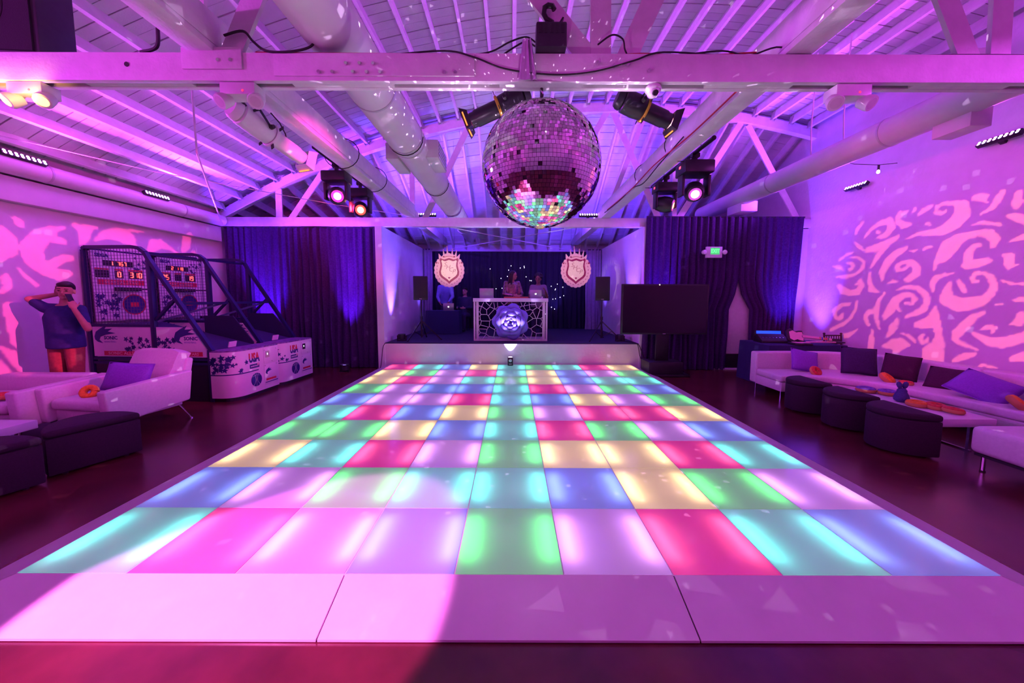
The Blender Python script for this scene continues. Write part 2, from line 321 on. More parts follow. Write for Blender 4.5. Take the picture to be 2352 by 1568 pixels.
top = MB().add([(-h, -h, 0), (h, -h, 0), (h, h, 0), (-h, h, 0), (-h, -h, -.012), (h, -h, -.012), (h, h, -.012), (-h, h, -.012)], [(0, 1, 2, 3), (4, 5, 1, 0), (5, 6, 2, 1), (6, 7, 3, 2), (7, 4, 0, 3)])
TME = {k: top.mesh('light_panel', TM[k]) for k in TC}
stripm = MB().add([(-.012, -.20, 0), (.012, -.20, 0), (.012, .20, 0), (-.012, .20, 0)], [(0, 1, 2, 3)])
SME = {k: stripm.mesh('light_strip', mat('led_strip_' + k, (.5, .5, .5), .5, emit=TL[k], es=18.)) for k in TC}
ROWS = ['crvbgvrcb', 'bvgccbygv', 'ycrvgyyrc', 'ggybcrgvb', 'crbygvrry', 'bvvrcbyvg', 'gvbbcrvgb', 'yrvcgybcc', 'ygvrcybvg', 'rcbycgcry']
for j, row in enumerate(ROWS):
    for i, k in enumerate(row):
        p = link('light_panel', TME[k], df, loc=((i - 4) * TS, (j + .5) * TS, DZ + random.uniform(-.0006, .0006)))
        for sx in (-1, 1): link('light_strip', SME[k], p, loc=(sx * .238, 0, -.062))
tray = MB().box(-4.5 * TS, 4.5 * TS, 0, 10 * TS, 0, .03)
for i in range(10): tray.box((i - 4.5) * TS - .003, (i - 4.5) * TS + .003, 0, 10 * TS, .03, DZ - .002)
for j in range(11): tray.box(-4.5 * TS, 4.5 * TS, j * TS - .003, j * TS + .003, .031, DZ - .003)
tray.build('panel_tray', mat('tray_white', (.8, .8, .8), .6), df)
RW = .29; xe = 4.5 * TS
def ramp(pts, name='ramp_panel'):       # quad on top, lower outer edge, closed below
    a = [Vector(p) for p in pts]; b = [Vector((p.x, p.y, max(p.z - .012, 0.))) for p in a]
    MB().add(a + b, [(0, 1, 2, 3), (7, 6, 5, 4), (0, 4, 5, 1), (1, 5, 6, 2), (2, 6, 7, 3), (3, 7, 4, 0)]).build(name, RAMPM, df)
g = .004
for x0, x1, m0, m1 in ((-xe, -xe / 3, 1, 0), (-xe / 3, xe / 3, 0, 0), (xe / 3, xe, 0, 1)):
    ramp([(x0 + g, -.002, DZ - .001), (x1 - g, -.002, DZ - .001), (x1 - g + m1 * (RW - g), -RW, .016), (x0 + g - m0 * (RW - g), -RW, .016)])
for sx in (-1, 1):
    for k in range(5):
        y0, y1 = k * 2 * TS + g, (k + 1) * 2 * TS - g
        yo = y0 - RW + g if k == 0 else y0
        ramp([(sx * (xe + .002), y0, DZ - .001), (sx * (xe + .002), y1, DZ - .001), (sx * (xe + RW), y1, .016), (sx * (xe + RW), yo, .016)])
# ================================================================== mirror ball
BR, BC = .455, Vector((.22, 2.79, 2.645))
ball = thing('mirror_ball', 'huge mirror ball hanging from the near roof beam', 'mirror ball', BC)
MB().lathe([(max(.001, (BR - .008) * math.sin(a)), -(BR - .008) * math.cos(a)) for a in np.linspace(0, PI, 40)], n=60).build('core', BLACKP, ball, smooth=3)
fm = MB(); rows = 54
for j in range(1, rows):
    la = -PI / 2 + PI * j / rows; n = max(6, int(round(2 * rows * math.cos(la)))); dl = PI / rows * .46; off = random.random()
    for i in range(n):
        if random.random() < .012: continue
        lo = 2 * PI * (i + off) / n; dn = 2 * PI / n * .465
        nrm = Vector((math.cos(la) * math.cos(lo), math.cos(la) * math.sin(lo), math.sin(la)))
        e = Vector((-math.sin(lo), math.cos(lo), 0)); u = nrm.cross(e)
        tl = Vector((RNG.normal(0, .022), RNG.normal(0, .022)))
        hw = BR * math.cos(la) * dn; hh = BR * dl; c = nrm * BR
        q = [c + e * (a * hw) + u * (b * hh) + nrm * ((a * hw) * tl.x + (b * hh) * tl.y) for a, b in ((-1, -1), (1, -1), (1, 1), (-1, 1))]
        q += [p - nrm * .006 for p in q]
        fm.add(q, [(0, 1, 2, 3), (0, 4, 5, 1), (1, 5, 6, 2), (2, 6, 7, 3), (3, 7, 4, 0)])
fm.build('mirror_facets', mat('mirror_glass', (.93, .93, .95), .03, 1., var=.01), ball, kind='stuff')
MB().cyl((0, 0, BR - .012), (0, 0, BR + .03), .10, .05, 20).cyl((0, 0, BR + .03), (0, 0, BR + .14), .012, n=8).build('hanging_cap', BLACK, ball)
MB().tube([(.012 * math.sin(k), .012 * math.cos(k), BR + .06 + k * .012) for k in range(12)], .007, 5).build('hook_chain', CHROME, ball)
MB().cyl((0, 0, -BR - .012), (0, 0, -BR + .01), .022, .05, 12).build('bottom_rosette', mat('brass', (.75, .6, .3), .3, 1.), ball)
# unseen point lamps added around the ball, patterned to imitate its reflected flecks
def fleck_light(loc, watt, scale, base, size=.115):
    l = bpy.data.lights.new('mirror_ball_flecks', 'POINT'); l.energy = watt; l.shadow_soft_size = 0.; l.color = (.90, .55, 1); l.use_nodes = True
    nt = l.node_tree; em = [n for n in nt.nodes if n.type == 'EMISSION'][0]
    tc = nt.nodes.new('ShaderNodeTexCoord'); v = nt.nodes.new('ShaderNodeTexVoronoi'); v.inputs['Scale'].default_value = scale; v.distance = 'CHEBYCHEV'; v.inputs['Randomness'].default_value = .9
    lt = nt.nodes.new('ShaderNodeMath'); lt.operation = 'LESS_THAN'; lt.inputs[1].default_value = size
    nt.links.new(tc.outputs['Normal'], v.inputs['Vector']); nt.links.new(v.outputs['Distance'], lt.inputs[0]); mxn = nt.nodes.new('ShaderNodeMath'); mxn.operation = 'MAXIMUM'; mxn.inputs[1].default_value = base; nt.links.new(lt.outputs[0], mxn.inputs[0]); nt.links.new(mxn.outputs[0], em.inputs['Strength'])
    o = bpy.data.objects.new('mirror_ball_flecks', l); COL.objects.link(o); o.location = loc
fleck_light((BC.x, BC.y - BR - .06, BC.z + .1), 55, 25, .08)
for sx in (-1, 1): fleck_light((BC.x + sx * .60, BC.y - .02, BC.z + .22), 34, 6.5, .13, .20)
fleck_light((BC.x, BC.y + BR + .06, BC.z + .1), 360, 20, .03)
# ================================================================== light fixtures and rigging
GLOW = lambda n, c, e: mat(n, (.3, .3, .3), .5, emit=c, es=e)
AMBER = mat('amber_glow', (.2, .05, .01), .5, emit=(1, .18, .03), es=3.)
def inside(strokes, y, z):
    for st in strokes:
        for k in range(len(st) - 1):
            a, b = st[k], st[k + 1]; dy, dz = b[0] - a[0], b[1] - a[1]; L = dy * dy + dz * dz + 1e-9
            t = min(1, max(0, ((y - a[0]) * dy + (z - a[1]) * dz) / L)); w_ = (a[2] + (b[2] - a[2]) * t) / 2
            if (y - a[0] - dy * t) ** 2 + (z - a[1] - dz * t) ** 2 < w_ * w_: return True
    return False
def profile_spot(lab, rear, front, bodymat, yoke_top, strokes=None, wallx=0., gcol=None, gwatt=0., band=None):
    """ellipsoidal spotlight: rear cap, reflector housing, lens barrel, flared square gel holder, yoke; a pierced gobo plate inside the nose"""
    rear, front = Vector(rear), Vector(front); d = (front - rear).normalized(); L = (front - rear).length
    t = thing('profile_spotlight', lab, 'spotlight', rear); F = lambda x: d * x
    MB().lathe([(.02, -.03), (.07, -.025), (.085, .0), (.088, .03)], (0, 0, 0), 20, d).build('rear_cap', bodymat, t, smooth=.7)
    MB().lathe([(.075, .031), (.095, .05), (.10, L * .28), (.092, L * .42), (.075, L * .45)], (0, 0, 0), 24, d).build('reflector_housing', bodymat, t, smooth=.6)
    MB().lathe([(.074, L * .45), (.074, L * .8), (.066, L * .83), (.066, L * .90)], (0, 0, 0), 24, d, end=False).build('lens_barrel', bodymat, t, smooth=.6)
    MB().lathe([(.10, L * .43), (.103, L * .44), (.103, L * .46), (.10, L * .47)], (0, 0, 0), 24, d).build('shutter_ring', band or bodymat, t, smooth=.6)
    for k in range(4):
        a = d.orthogonal().normalized(); b = d.cross(a); q = a * math.cos(k * PI / 2 + .4) + b * math.sin(k * PI / 2 + .4)
        MB().bar(F(L * .45) + q * .09, F(L * .45) + q * .15, .03, .005, d).build('shutter_handle', BLACK, t)
    a = d.cross(Vector((0, 0, 1))).normalized(); b = a.cross(d)
    nose = MB()
    for sgn, (p, q) in ((1, (a, b)), (-1, (a, b)), (1, (b, a)), (-1, (b, a))):
        nose.add([F(L * .90) + p * (sgn * .066) + q * .066, F(L * .90) + p * (sgn * .066) - q * .066, F(L) + p * (sgn * .095) - q * .095, F(L) + p * (sgn * .095) + q * .095,
                  F(L * .90) + p * (sgn * .072) + q * .072, F(L * .90) + p * (sgn * .072) - q * .072, F(L) + p * (sgn * .101) - q * .101, F(L) + p * (sgn * .101) + q * .101],
                 [(0, 1, 2, 3), (4, 7, 6, 5), (0, 4, 5, 1), (2, 6, 7, 3), (1, 5, 6, 2), (0, 3, 7, 4)])
    nose.build('gel_holder', bodymat, t)
    fr = MB()
    for sgn, (p, q) in ((-1, (a, b)), (-1, (b, a))): fr.bar(F(L - .02) + p * (sgn * .099) - q * .07, F(L - .02) + p * (sgn * .099) + q * .055, .004, .010, d)
    fr.build('lit_gel_edge', AMBER, t)  # glowing bars on the nose outside imitate amber glints from within
    ytop = Vector(yoke_top) - rear; mid = F(L * .33)
    yk = MB()
    for sgn in (-1, 1): yk.bar(mid + a * (sgn * .112), mid * .6 + ytop * .4 + a * (sgn * .112) + Vector((0, 0, .02)), .02, .006, a)
    top = mid * .6 + ytop * .4 + Vector((0, 0, .02)); yk.bar(top - a * .112, top + a * .112, .006, .02, (0, 0, 1)); yk.cyl(top, ytop, .012, n=8)
    yk.build('yoke', BLACK, t)
    for sgn in (-1, 1): MB().cyl(mid + a * (sgn * .113), mid + a * (sgn * .15), .022, .016, 8).build('tilt_knob', BLACKP, t)
    if strokes:
        S = F(L * .80)                                     # virtual lamp at the front lens
        sw0 = [tuple(map(float, q.split(','))) for q in strokes.split()]
        ax = (Vector((wallx, (min(q[0] for q in sw0) + max(q[0] for q in sw0)) / 2, (min(q[1] for q in sw0) + max(q[1] for q in sw0)) / 2)) - rear - S).normalized()
        ua = ax.cross(Vector((0, 0, 1))).normalized(); ub = ua.cross(ax); dist = .095; hw = .056; N = 320
        plate = MB(); st = 2 * hw / N
        sw = [[tuple(map(float, q.split(','))) for q in l.split()] for l in strokes.split('\n')]
        # mask on a grid of directions
        U = (np.arange(N) + .5) * st - hw
        gu, gv = np.meshgrid(U, U)
        dirs = [np.outer(np.ones(N * N), np.array(ax) * dist) + gu.reshape(-1, 1) * np.array(ua) + gv.reshape(-1, 1) * np.array(ub)][0]
        W0 = np.array(rear + S); kx = (wallx - W0[0]) / np.where(np.abs(dirs[:, 0]) < 1e-6, 1e-6, dirs[:, 0]); ok = kx > 0
        yy = W0[1] + dirs[:, 1] * kx; zz = W0[2] + dirs[:, 2] * kx; ins = np.zeros(N * N, bool)
        for s_ in sw:
            for k in range(len(s_) - 1):
                (ay, az, aw), (by, bz, bw_) = s_[k], s_[k + 1]; dy, dz = by - ay, bz - az; LL = dy * dy + dz * dz + 1e-9
                tt = np.clip(((yy - ay) * dy + (zz - az) * dz) / LL, 0, 1); ww = (aw + (bw_ - aw) * tt) / 2
                ins |= ((yy - ay - dy * tt) ** 2 + (zz - az - dz * tt) ** 2) < ww * ww
        ins &= ok; ins = ins.reshape(N, N)
        o_ = S + ax * dist
        for r in range(N):
            c = 0
            while c < N:
                if ins[r, c]: c += 1; continue
                e = c
                while e < N and not ins[r, e]: e += 1
                x0, x1, y0, y1 = c * st - hw, e * st - hw, r * st - hw, (r + 1) * st - hw
                plate.add([o_ + ua * x0 + ub * y0, o_ + ua * x1 + ub * y0, o_ + ua * x1 + ub * y1, o_ + ua * x0 + ub * y1], [(0, 1, 2, 3)]); c = e
        me = bpy.data.meshes.new('gobo_plate'); me.from_pydata(plate.v, [], plate.f); me.materials.append(BLACK); link('gobo_plate', me, t)
        sp = spot('gobo_lamp', rear + S, rear + S + ax, .98, gcol, gwatt, .1, .0002)
        spot('gobo_spill', rear + F(L + .02), rear + F(L + .02) + ax, .92, (1.0, .03, .52), gwatt * .20, .5, .02)
    return t
PENDANT_TOP = 3.23
GR = """6.92,2.91,0.06 6.88,3.00,0.08 6.80,3.09,0.06
6.74,2.79,0.05 6.63,2.93,0.07 6.48,3.01,0.09 6.32,3.02,0.13 6.27,2.88,0.12 6.38,2.77,0.11 6.50,2.75,0.04
6.52,2.86,0.06 6.47,2.83,0.05
6.06,3.11,0.06 6.15,3.10,0.10 6.20,3.03,0.08 6.18,2.97,0.10 6.08,2.89,0.12 5.99,2.89,0.06
5.96,3.08,0.03 5.94,3.13,0.06 5.93,3.14,0.02
5.88,3.02,0.04 5.81,3.07,0.09 5.70,3.12,0.05
5.51,2.99,0.04 5.57,2.97,0.06 5.64,3.01,0.06 5.63,3.09,0.06 5.55,3.11,0.06 5.42,3.09,0.07 5.32,3.02,0.16 5.31,2.89,0.21 5.39,2.78,0.20 5.52,2.70,0.16 5.68,2.69,0.09 5.85,2.71,0.07 6.02,2.65,0.03
5.77,2.85,0.03 5.72,2.84,0.05 5.69,2.82,0.02
6.66,2.55,0.11 6.51,2.57,0.15 6.35,2.62,0.13 6.21,2.68,0.10 6.14,2.73,0.04
6.34,2.57,0.09 6.46,2.43,0.10 6.57,2.22,0.05
6.91,2.72,0.05 6.83,2.64,0.08 6.73,2.56,0.03
7.22,2.41,0.05 7.09,2.51,0.06 6.92,2.54,0.02
6.99,2.45,0.04 6.82,2.43,0.05 6.72,2.35,0.06 6.73,2.21,0.06 6.86,2.11,0.06 7.03,2.07,0.08 7.24,2.08,0.04
7.36,2.30,0.03 7.21,2.28,0.09 7.11,2.21,0.03
7.05,2.34,0.03 6.95,2.33,0.06 6.91,2.28,0.06 6.97,2.21,0.07 7.03,2.24,0.02
7.19,1.90,0.08 7.09,1.80,0.15 6.93,1.75,0.12 6.78,1.77,0.12 6.72,1.89,0.11 6.75,1.98,0.08 6.83,1.91,0.05
6.58,2.11,0.05 6.58,1.97,0.08 6.53,1.81,0.11 6.40,1.75,0.03
6.35,1.96,0.03 6.37,2.12,0.11 6.28,2.31,0.15 6.17,2.42,0.14 6.01,2.50,0.06
5.95,2.44,0.02 5.89,2.44,0.05 5.84,2.44,0.02
5.76,2.43,0.03 5.70,2.47,0.06 5.64,2.46,0.03
5.96,2.19,0.04 6.03,2.13,0.06 6.12,2.14,0.06 6.13,2.21,0.07 6.04,2.26,0.07 5.91,2.25,0.10 5.83,2.16,0.11 5.84,2.04,0.13 5.94,1.96,0.10 5.99,1.97,0.03
6.25,1.91,0.03 6.17,1.94,0.07 6.09,1.92,0.02
5.59,2.10,0.04 5.57,2.21,0.07 5.49,2.30,0.19 5.42,2.44,0.25 5.34,2.52,0.18 5.22,2.57,0.10 5.10,2.58,0.09 4.99,2.56,0.12 4.92,2.47,0.12 4.93,2.37,0.06
5.07,2.41,0.05 5.13,2.40,0.08 5.18,2.33,0.10 5.19,2.23,0.10 5.18,2.14,0.14 5.09,2.15,0.14 4.98,2.17,0.09 4.93,2.17,0.03
5.57,1.75,0.03 5.59,1.89,0.09 5.54,1.98,0.09 5.45,2.01,0.06 5.34,2.03,0.02
5.04,1.90,0.03 5.09,1.89,0.06 5.12,1.94,0.06 5.09,2.01,0.05 5.00,2.01,0.05 4.92,1.95,0.07 4.87,1.82,0.09 4.91,1.69,0.10 4.99,1.60,0.14 5.12,1.57,0.19 5.26,1.56,0.21 5.40,1.64,0.17 5.39,1.77,0.12 5.37,1.88,0.05
5.27,1.91,0.04 5.22,1.82,0.08 5.18,1.75,0.05
6.12,1.78,0.02 5.97,1.84,0.06 5.79,1.82,0.08 5.68,1.73,0.09 5.64,1.62,0.09 5.67,1.48,0.11 5.79,1.39,0.09 5.93,1.33,0.04
5.95,1.57,0.04 5.85,1.55,0.06 5.81,1.63,0.07 5.87,1.71,0.07 5.99,1.70,0.10 6.10,1.61,0.14 6.17,1.46,0.17 6.24,1.33,0.11 6.25,1.28,0.04
6.10,1.53,0.08 6.02,1.42,0.04
6.29,1.75,0.03 6.39,1.59,0.07 6.41,1.43,0.11 6.40,1.30,0.09 6.33,1.08,0.03
6.41,1.41,0.09 6.57,1.38,0.09 6.59,1.26,0.08 6.53,1.14,0.06
6.94,1.53,0.07 7.11,1.50,0.09 7.24,1.38,0.11 7.20,1.24,0.08 7.09,1.23,0.08 7.07,1.31,0.08
6.78,1.58,0.05 6.80,1.42,0.06 6.89,1.24,0.06 7.05,1.11,0.08 7.29,0.99,0.08
7.14,0.88,0.04 6.93,0.90,0.11 6.72,1.04,0.03
6.45,1.04,0.06 6.45,0.88,0.10 6.45,0.72,0.11
6.05,1.27,0.06 6.10,1.14,0.14 6.17,0.98,0.06
5.53,1.50,0.05 5.52,1.37,0.16 5.56,1.27,0.21 5.74,1.21,0.11
5.49,1.27,0.14 5.45,1.10,0.10 5.43,0.93,0.16 5.49,0.80,0.28 5.49,0.70,0.28
5.98,1.05,0.02 5.85,1.02,0.06 5.75,0.93,0.05
5.64,1.06,0.04 5.69,0.99,0.06 5.64,0.92,0.06 5.58,0.97,0.05 5.57,1.03,0.02
6.23,0.78,0.06 6.08,0.84,0.18 5.97,0.90,0.14 5.87,0.87,0.10 6.03,0.74,0.10
4.94,1.45,0.04 5.04,1.39,0.09 5.13,1.26,0.13 5.22,1.12,0.13 5.24,1.03,0.08 5.15,0.97,0.07 4.97,0.91,0.02
4.96,1.21,0.03 4.89,1.24,0.06 4.83,1.24,0.07 4.84,1.18,0.04
5.03,1.14,0.05 4.95,1.10,0.08 4.85,1.04,0.12 4.73,1.04,0.14 4.61,1.10,0.14 4.50,1.18,0.11 4.42,1.21,0.08
5.23,0.69,0.04 5.14,0.77,0.11 4.99,0.85,0.05
4.97,0.65,0.02 4.89,0.70,0.06 4.75,0.69,0.02
5.17,3.10,0.09 5.09,3.08,0.11 5.05,3.00,0.03
4.89,3.10,0.07 4.93,3.02,0.09 4.98,2.91,0.07 5.09,2.85,0.03
5.17,2.72,0.02 5.06,2.72,0.05 4.88,2.66,0.04
4.74,3.04,0.08 4.74,2.91,0.11 4.75,2.86,0.06
4.81,2.76,0.06 4.72,2.72,0.10 4.63,2.64,0.08
4.76,2.41,0.03 4.67,2.44,0.08 4.60,2.48,0.05
4.82,2.24,0.04 4.76,2.21,0.10 4.75,2.08,0.08 4.67,2.09,0.02
4.80,1.89,0.03 4.72,1.85,0.03 4.56,1.83,0.03
4.85,1.55,0.02 4.76,1.58,0.02
4.66,1.62,0.03 4.59,1.64,0.07 4.50,1.62,0.07
4.58,1.43,0.08 4.60,1.33,0.10 4.67,1.30,0.03
4.61,0.84,0.08 4.52,0.89,0.12 4.42,0.89,0.06"""
GL = """4.79,2.69,0.05 4.83,2.63,0.11 4.87,2.59,0.03
4.64,2.52,0.10 4.70,2.39,0.20 4.70,2.26,0.19 4.61,2.13,0.10
5.31,2.66,0.03 5.17,2.60,0.12 5.03,2.47,0.22 4.92,2.29,0.25 4.94,2.14,0.22 5.04,2.03,0.19 5.20,1.95,0.16 5.31,1.98,0.10
5.36,2.21,0.08 5.26,2.20,0.12 5.15,2.12,0.12
5.08,2.50,0.15 5.28,2.45,0.10
5.44,2.72,0.08 5.57,2.67,0.17 5.54,2.53,0.13 5.49,2.45,0.04
5.57,2.70,0.13 5.73,2.74,0.03
5.68,2.53,0.03 5.83,2.65,0.14 6.03,2.69,0.22 6.19,2.64,0.23 6.23,2.54,0.15
6.50,2.44,0.08 6.62,2.60,0.22 6.74,2.64,0.17 6.91,2.58,0.09 7.08,2.49,0.05
7.30,2.84,0.19 7.26,2.69,0.19 7.18,2.56,0.09
6.06,2.77,0.03 6.25,2.79,0.06 6.43,2.81,0.03
4.77,2.02,0.03 4.83,1.91,0.05 4.94,1.79,0.04
4.64,1.88,0.10 4.66,1.76,0.08 4.59,1.68,0.05
4.64,1.52,0.10 4.66,1.40,0.14 4.66,1.24,0.12 4.68,1.03,0.12 4.74,0.90,0.07 4.81,0.85,0.03
4.53,0.97,0.04 4.61,0.86,0.12 4.69,0.72,0.14 4.77,0.56,0.14 4.79,0.39,0.11
4.50,0.76,0.07 4.53,0.61,0.15 4.56,0.50,0.13 4.48,0.43,0.07
7.42,2.56,0.10 7.48,2.51,0.07"""
BODY = mat('black_enamel', (.02, .016, .024), .35, var=.15)
WBODY = mat('white_enamel', (.76, .75, .76), .4, var=.04)
YEL = mat('yellow_tape', (.6, .38, .03), .5)
profile_spot('black profile spotlight beside the mirror ball aimed at the arcade-side wall', (.13, 3.30, 3.46), (-.44, 3.36, 3.235), BODY, (-.02, 2.832, 3.42), GL, -6.7, (1.0, .06, .26), 1800, YEL)
profile_spot('black profile spotlight behind the mirror ball aimed at the sofa-side wall', (.96, 3.30, 3.43), (1.50, 3.36, 3.24), BODY, (1.18, 2.832, 3.42), GR, 6.7, (1.0, .17, .16), 1300, YEL)
wp = profile_spot('white profile spotlight hanging from the near beam aimed at the stage', (-2.28, 2.98, 3.17), (-2.05, 3.62, 2.98), WBODY, (-2.2, 2.86, 3.26))
MB().tube([(.10, .30, .12), (.14, .36, .06), (.15, .42, -.01), (.14, .46, -.09)], .006, 5).build('power_cord', RUBBER, wp)
spot('stage_spot_lamp', (-2.03, 3.70, 2.965), (-1.54, 8.6, 2.36), .20, (1.0, .66, .46), 620, .8, .03)
spot('stage_spot_lamp', (-2.00, 3.70, 2.965), (1.56, 8.6, 2.36), .175, (1.0, .66, .46), 800, .8, .03)
# twin-head lamp units under the near beam
def twin_lamp(lab, loc, lit=False):
    t = thing('emergency_light', lab, 'light fixture', loc)
    MB().box(-.13, .13, -.05, .07, -.085, 0).build('battery_box', WBODY, t, bevel=.006)
    for sx in (-1, 1):
        hd = MB().lathe([(.025, -.05), (.045, -.04), (.055, .03), (.05, .045)], (sx * .12, -.02, -.115), 16, (sx * .25, -.6, -.5)).build('lamp_head', WBODY, t, smooth=.6)
        MB().cyl((sx * .12, -.02, -.115), (sx * .10, .0, -.08), .014, n=8).build('swivel', WBODY, hd)
        MB().lathe([(.001, .046), (.036, .0461)], (sx * .12, -.02, -.115), 16, (sx * .25, -.6, -.5)).build('lens', GLOW('halogen_glow', (1, .55, .14), 3.5) if lit else mat('clear_lens', (.7, .65, .68), .15), hd)
    MB().cyl((.04, -.052, -.06), (.04, -.049, -.06), .008, n=8).build('indicator', GLOW('red_pilot', (1, .02, .02), 2.), t)
    return t
twin_lamp('white twin-head emergency light with both lamps burning yellow', (-3.62, 2.76, 3.222), True)
for lx in (-3.80, -3.52):
    el = spot('emergency_lamp', (lx, 2.62, 3.05), (lx - .25, 2.80, 3.5), 2.6, (1, .42, .10), 5, .8, .03)
twin_lamp('white twin-head emergency light next to the white profile spotlight', (-2.04, 2.76, 3.222))
twin_lamp('white twin-head emergency light beneath the beam over the sofa side', (2.53, 2.76, 3.222))
dc = thing('dome_camera', 'small clear dome camera under the beam beside the mirror ball', 'camera', (1.06, 2.765, 3.224))
MB().lathe([(.055, 0), (.06, -.02), (.055, -.03)], n=18).build('mount_ring', WBODY, dc, smooth=.6)
MB().lathe([(.05, -.03), (.045, -.05), (.03, -.07), (.002, -.08)], n=18).build('dome', mat('smoked_dome', (.75, .7, .78), .1, spec=.8), dc, smooth=1)
MB().cyl((0, -.02, -.05), (0, -.055, -.07), .02, n=10).build('lens', BLACK, dc)
# dimmer pack with hook clamp lying on the beam
dp = thing('dimmer_pack', 'black dimmer pack with hook clamp lying on the near beam', 'dimmer pack', (.275, 2.705, 3.421))
MB().box(-.11, .11, -.075, .034, 0, .17).build('case', BODY, dp, bevel=.012)
for k in range(5): MB().box(-.09 + k * .04, -.07 + k * .04, -.078, -.074, .09, .15).build('cooling_fin', BLACK, dp)
MB().tube([(.0, 0, .17), (.01, 0, .215), (-.03, 0, .235), (-.05, 0, .27), (-.045, 0, .315), (-.02, 0, .33), (.012, 0, .325), (.025, 0, .30)], .018, 8).build('hook_clamp', BLACK, dp, smooth=.8)
MB().bar((.05, 0, .18), (.09, 0, .24), .03, .012).build('clamp_screw', BLACK, dp)
fb = MB().sheet(10, 8, lambda u, v: (.04 + .14 * u * (.45 + .55 * v) + .03 * (1 - v), 2.688 - .006 - .018 * abs(math.sin(u * 9)) - .004 * math.sin(u * 23), 3.50 - .28 * v), (0, .004, 0)).build('plastic_wrap', mat('shiny_film', (.62, .45, .66), .12, .6, var=.1), label='shiny crumpled plastic film wrapped over the near beam', cat='plastic wrap', smooth=1.2)
# cables
def cable(lab, pts, r=.006, m=None, n=None):
    P = [Vector(p) for p in pts]; out = []
    for i in range(len(P) - 1):
        p0, p1, p2, p3 = P[max(i - 1, 0)], P[i], P[i + 1], P[min(i + 2, len(P) - 1)]
        for k in range(6):
            t = k / 6; out.append(.5 * ((2 * p1) + (p2 - p0) * t + (2 * p0 - 5 * p1 + 4 * p2 - p3) * t * t + (3 * p1 - p0 - 3 * p2 + p3) * t ** 3))
    out.append(P[-1]); return MB().tube(out, r, 6).build('cable', m or RUBBER, label=lab, cat='cable', smooth=1.)
RED = mat('red_cable', (.45, .02, .02), .5)
yb = 2.683
cable('black cable sagging across the beam face behind the mirror ball hook', [(-.95, 2.74, 3.428), (-.5, 2.70, 3.435), (-.28, yb, 3.38), (-.05, yb, 3.30), (.3, yb, 3.262), (.6, yb, 3.285), (.88, yb, 3.36), (1.1, 2.70, 3.43), (1.6, 2.74, 3.43)])
cable('black cable looping up into the dimmer pack from its near side', [(-.55, 2.76, 3.43), (-.2, 2.76, 3.46), (-.02, 2.76, 3.54), (.1, 2.77, 3.58), (.17, 2.78, 3.55)])
cable('second black cable looping into the dimmer pack', [(-.08, 2.74, 3.43), (.02, 2.75, 3.50), (.10, 2.76, 3.54), (.17, 2.78, 3.52)])
cable('black cable arching out of the far side of the dimmer pack', [(.38, 2.78, 3.55), (.5, 2.77, 3.57), (.6, 2.76, 3.50), (.62, 2.76, 3.43)])
cable('black cable with a plug curling beside the web post', [(.62, 2.70, 3.48), (.72, 2.69, 3.54), (.8, 2.70, 3.52), (.82, 2.71, 3.46), (.84, 2.72, 3.43)])
cable('red extension cord lying along the top of the near beam', [(-1.9, 2.73, 3.44), (-1.5, 2.72, 3.428), (-.9, 2.73, 3.432), (-.3, 2.74, 3.43), (.2, 2.86, 3.43), (.86, 2.73, 3.435), (1.3, 2.74, 3.43), (1.8, 2.73, 3.45)], .006, RED)
cable('black cable running along the beam top towards the sofa side', [(1.3, 2.73, 3.435), (1.55, 2.73, 3.46), (1.75, 2.73, 3.43), (2.0, 2.75, 3.50), (2.3, 2.85, 3.43), (2.9, 2.74, 3.43), (3.6, 2.74, 3.445), (4.3, 2.74, 3.43)])
cable('black cable drooping from the tie beam over the near beam end', [(-2.75, 2.73, 3.44), (-2.62, 2.72, 3.47), (-2.58, 2.70, 3.6), (-2.56, 2.72, 3.72), (-2.45, 2.76, 3.70), (-2.3, 2.8, 3.62)], .012)
cable('black cable swagged beside the big duct above the near beam', [(-2.12, 2.72, 3.55), (-1.98, 2.72, 3.58), (-1.9, 2.71, 3.50), (-1.8, 2.70, 3.43), (-1.62, 2.69, 3.42), (-1.48, 2.70, 3.46), (-1.43, 2.71, 3.54)], .009)
cable('pair of red and black wires strapped along the stage-bound tie beam', [(1.97, 3.0, 3.46), (1.97, 4.0, 3.44), (1.96, 5.0, 3.47), (1.97, 6.0, 3.43), (1.97, 7.4, 3.46)], .009, RED)
cable('black wire looping along the tie beam over the moving heads', [(1.98, 4.2, 3.50), (1.96, 4.8, 3.42), (1.97, 5.4, 3.36), (1.98, 5.9, 3.44), (1.96, 6.6, 3.41), (1.97, 7.6, 3.45)], .008)
cable('black power cable falling down the jamb to the stage corner by the arcade', [(-2.90, 7.93, .60), (-2.95, 7.90, .5), (-2.97, 7.88, .3), (-3.0, 7.86, .05), (-3.05, 7.84, .01)], .008)
cable('black power cable falling from the stage corner behind the television', [(2.7, 8.3, .60), (2.82, 8.0, .605), (2.88, 7.91, .56), (2.93, 7.88, .3), (3.05, 7.84, .05), (3.1, 7.75, .015)], .008)
cable('second black cable falling from the stage corner behind the television', [(2.74, 8.3, .60), (2.84, 8.02, .605), (2.91, 7.90, .55), (3.0, 7.86, .3), (3.14, 7.82, .05), (3.2, 7.75, .015)], .008)
ROPE = mat('white_rope', (.72, .70, .72), .8)
def rope(lab, pts, r=.011): return MB().tube(pts, r, 6).build('rope', ROPE, label=lab, cat='rope')
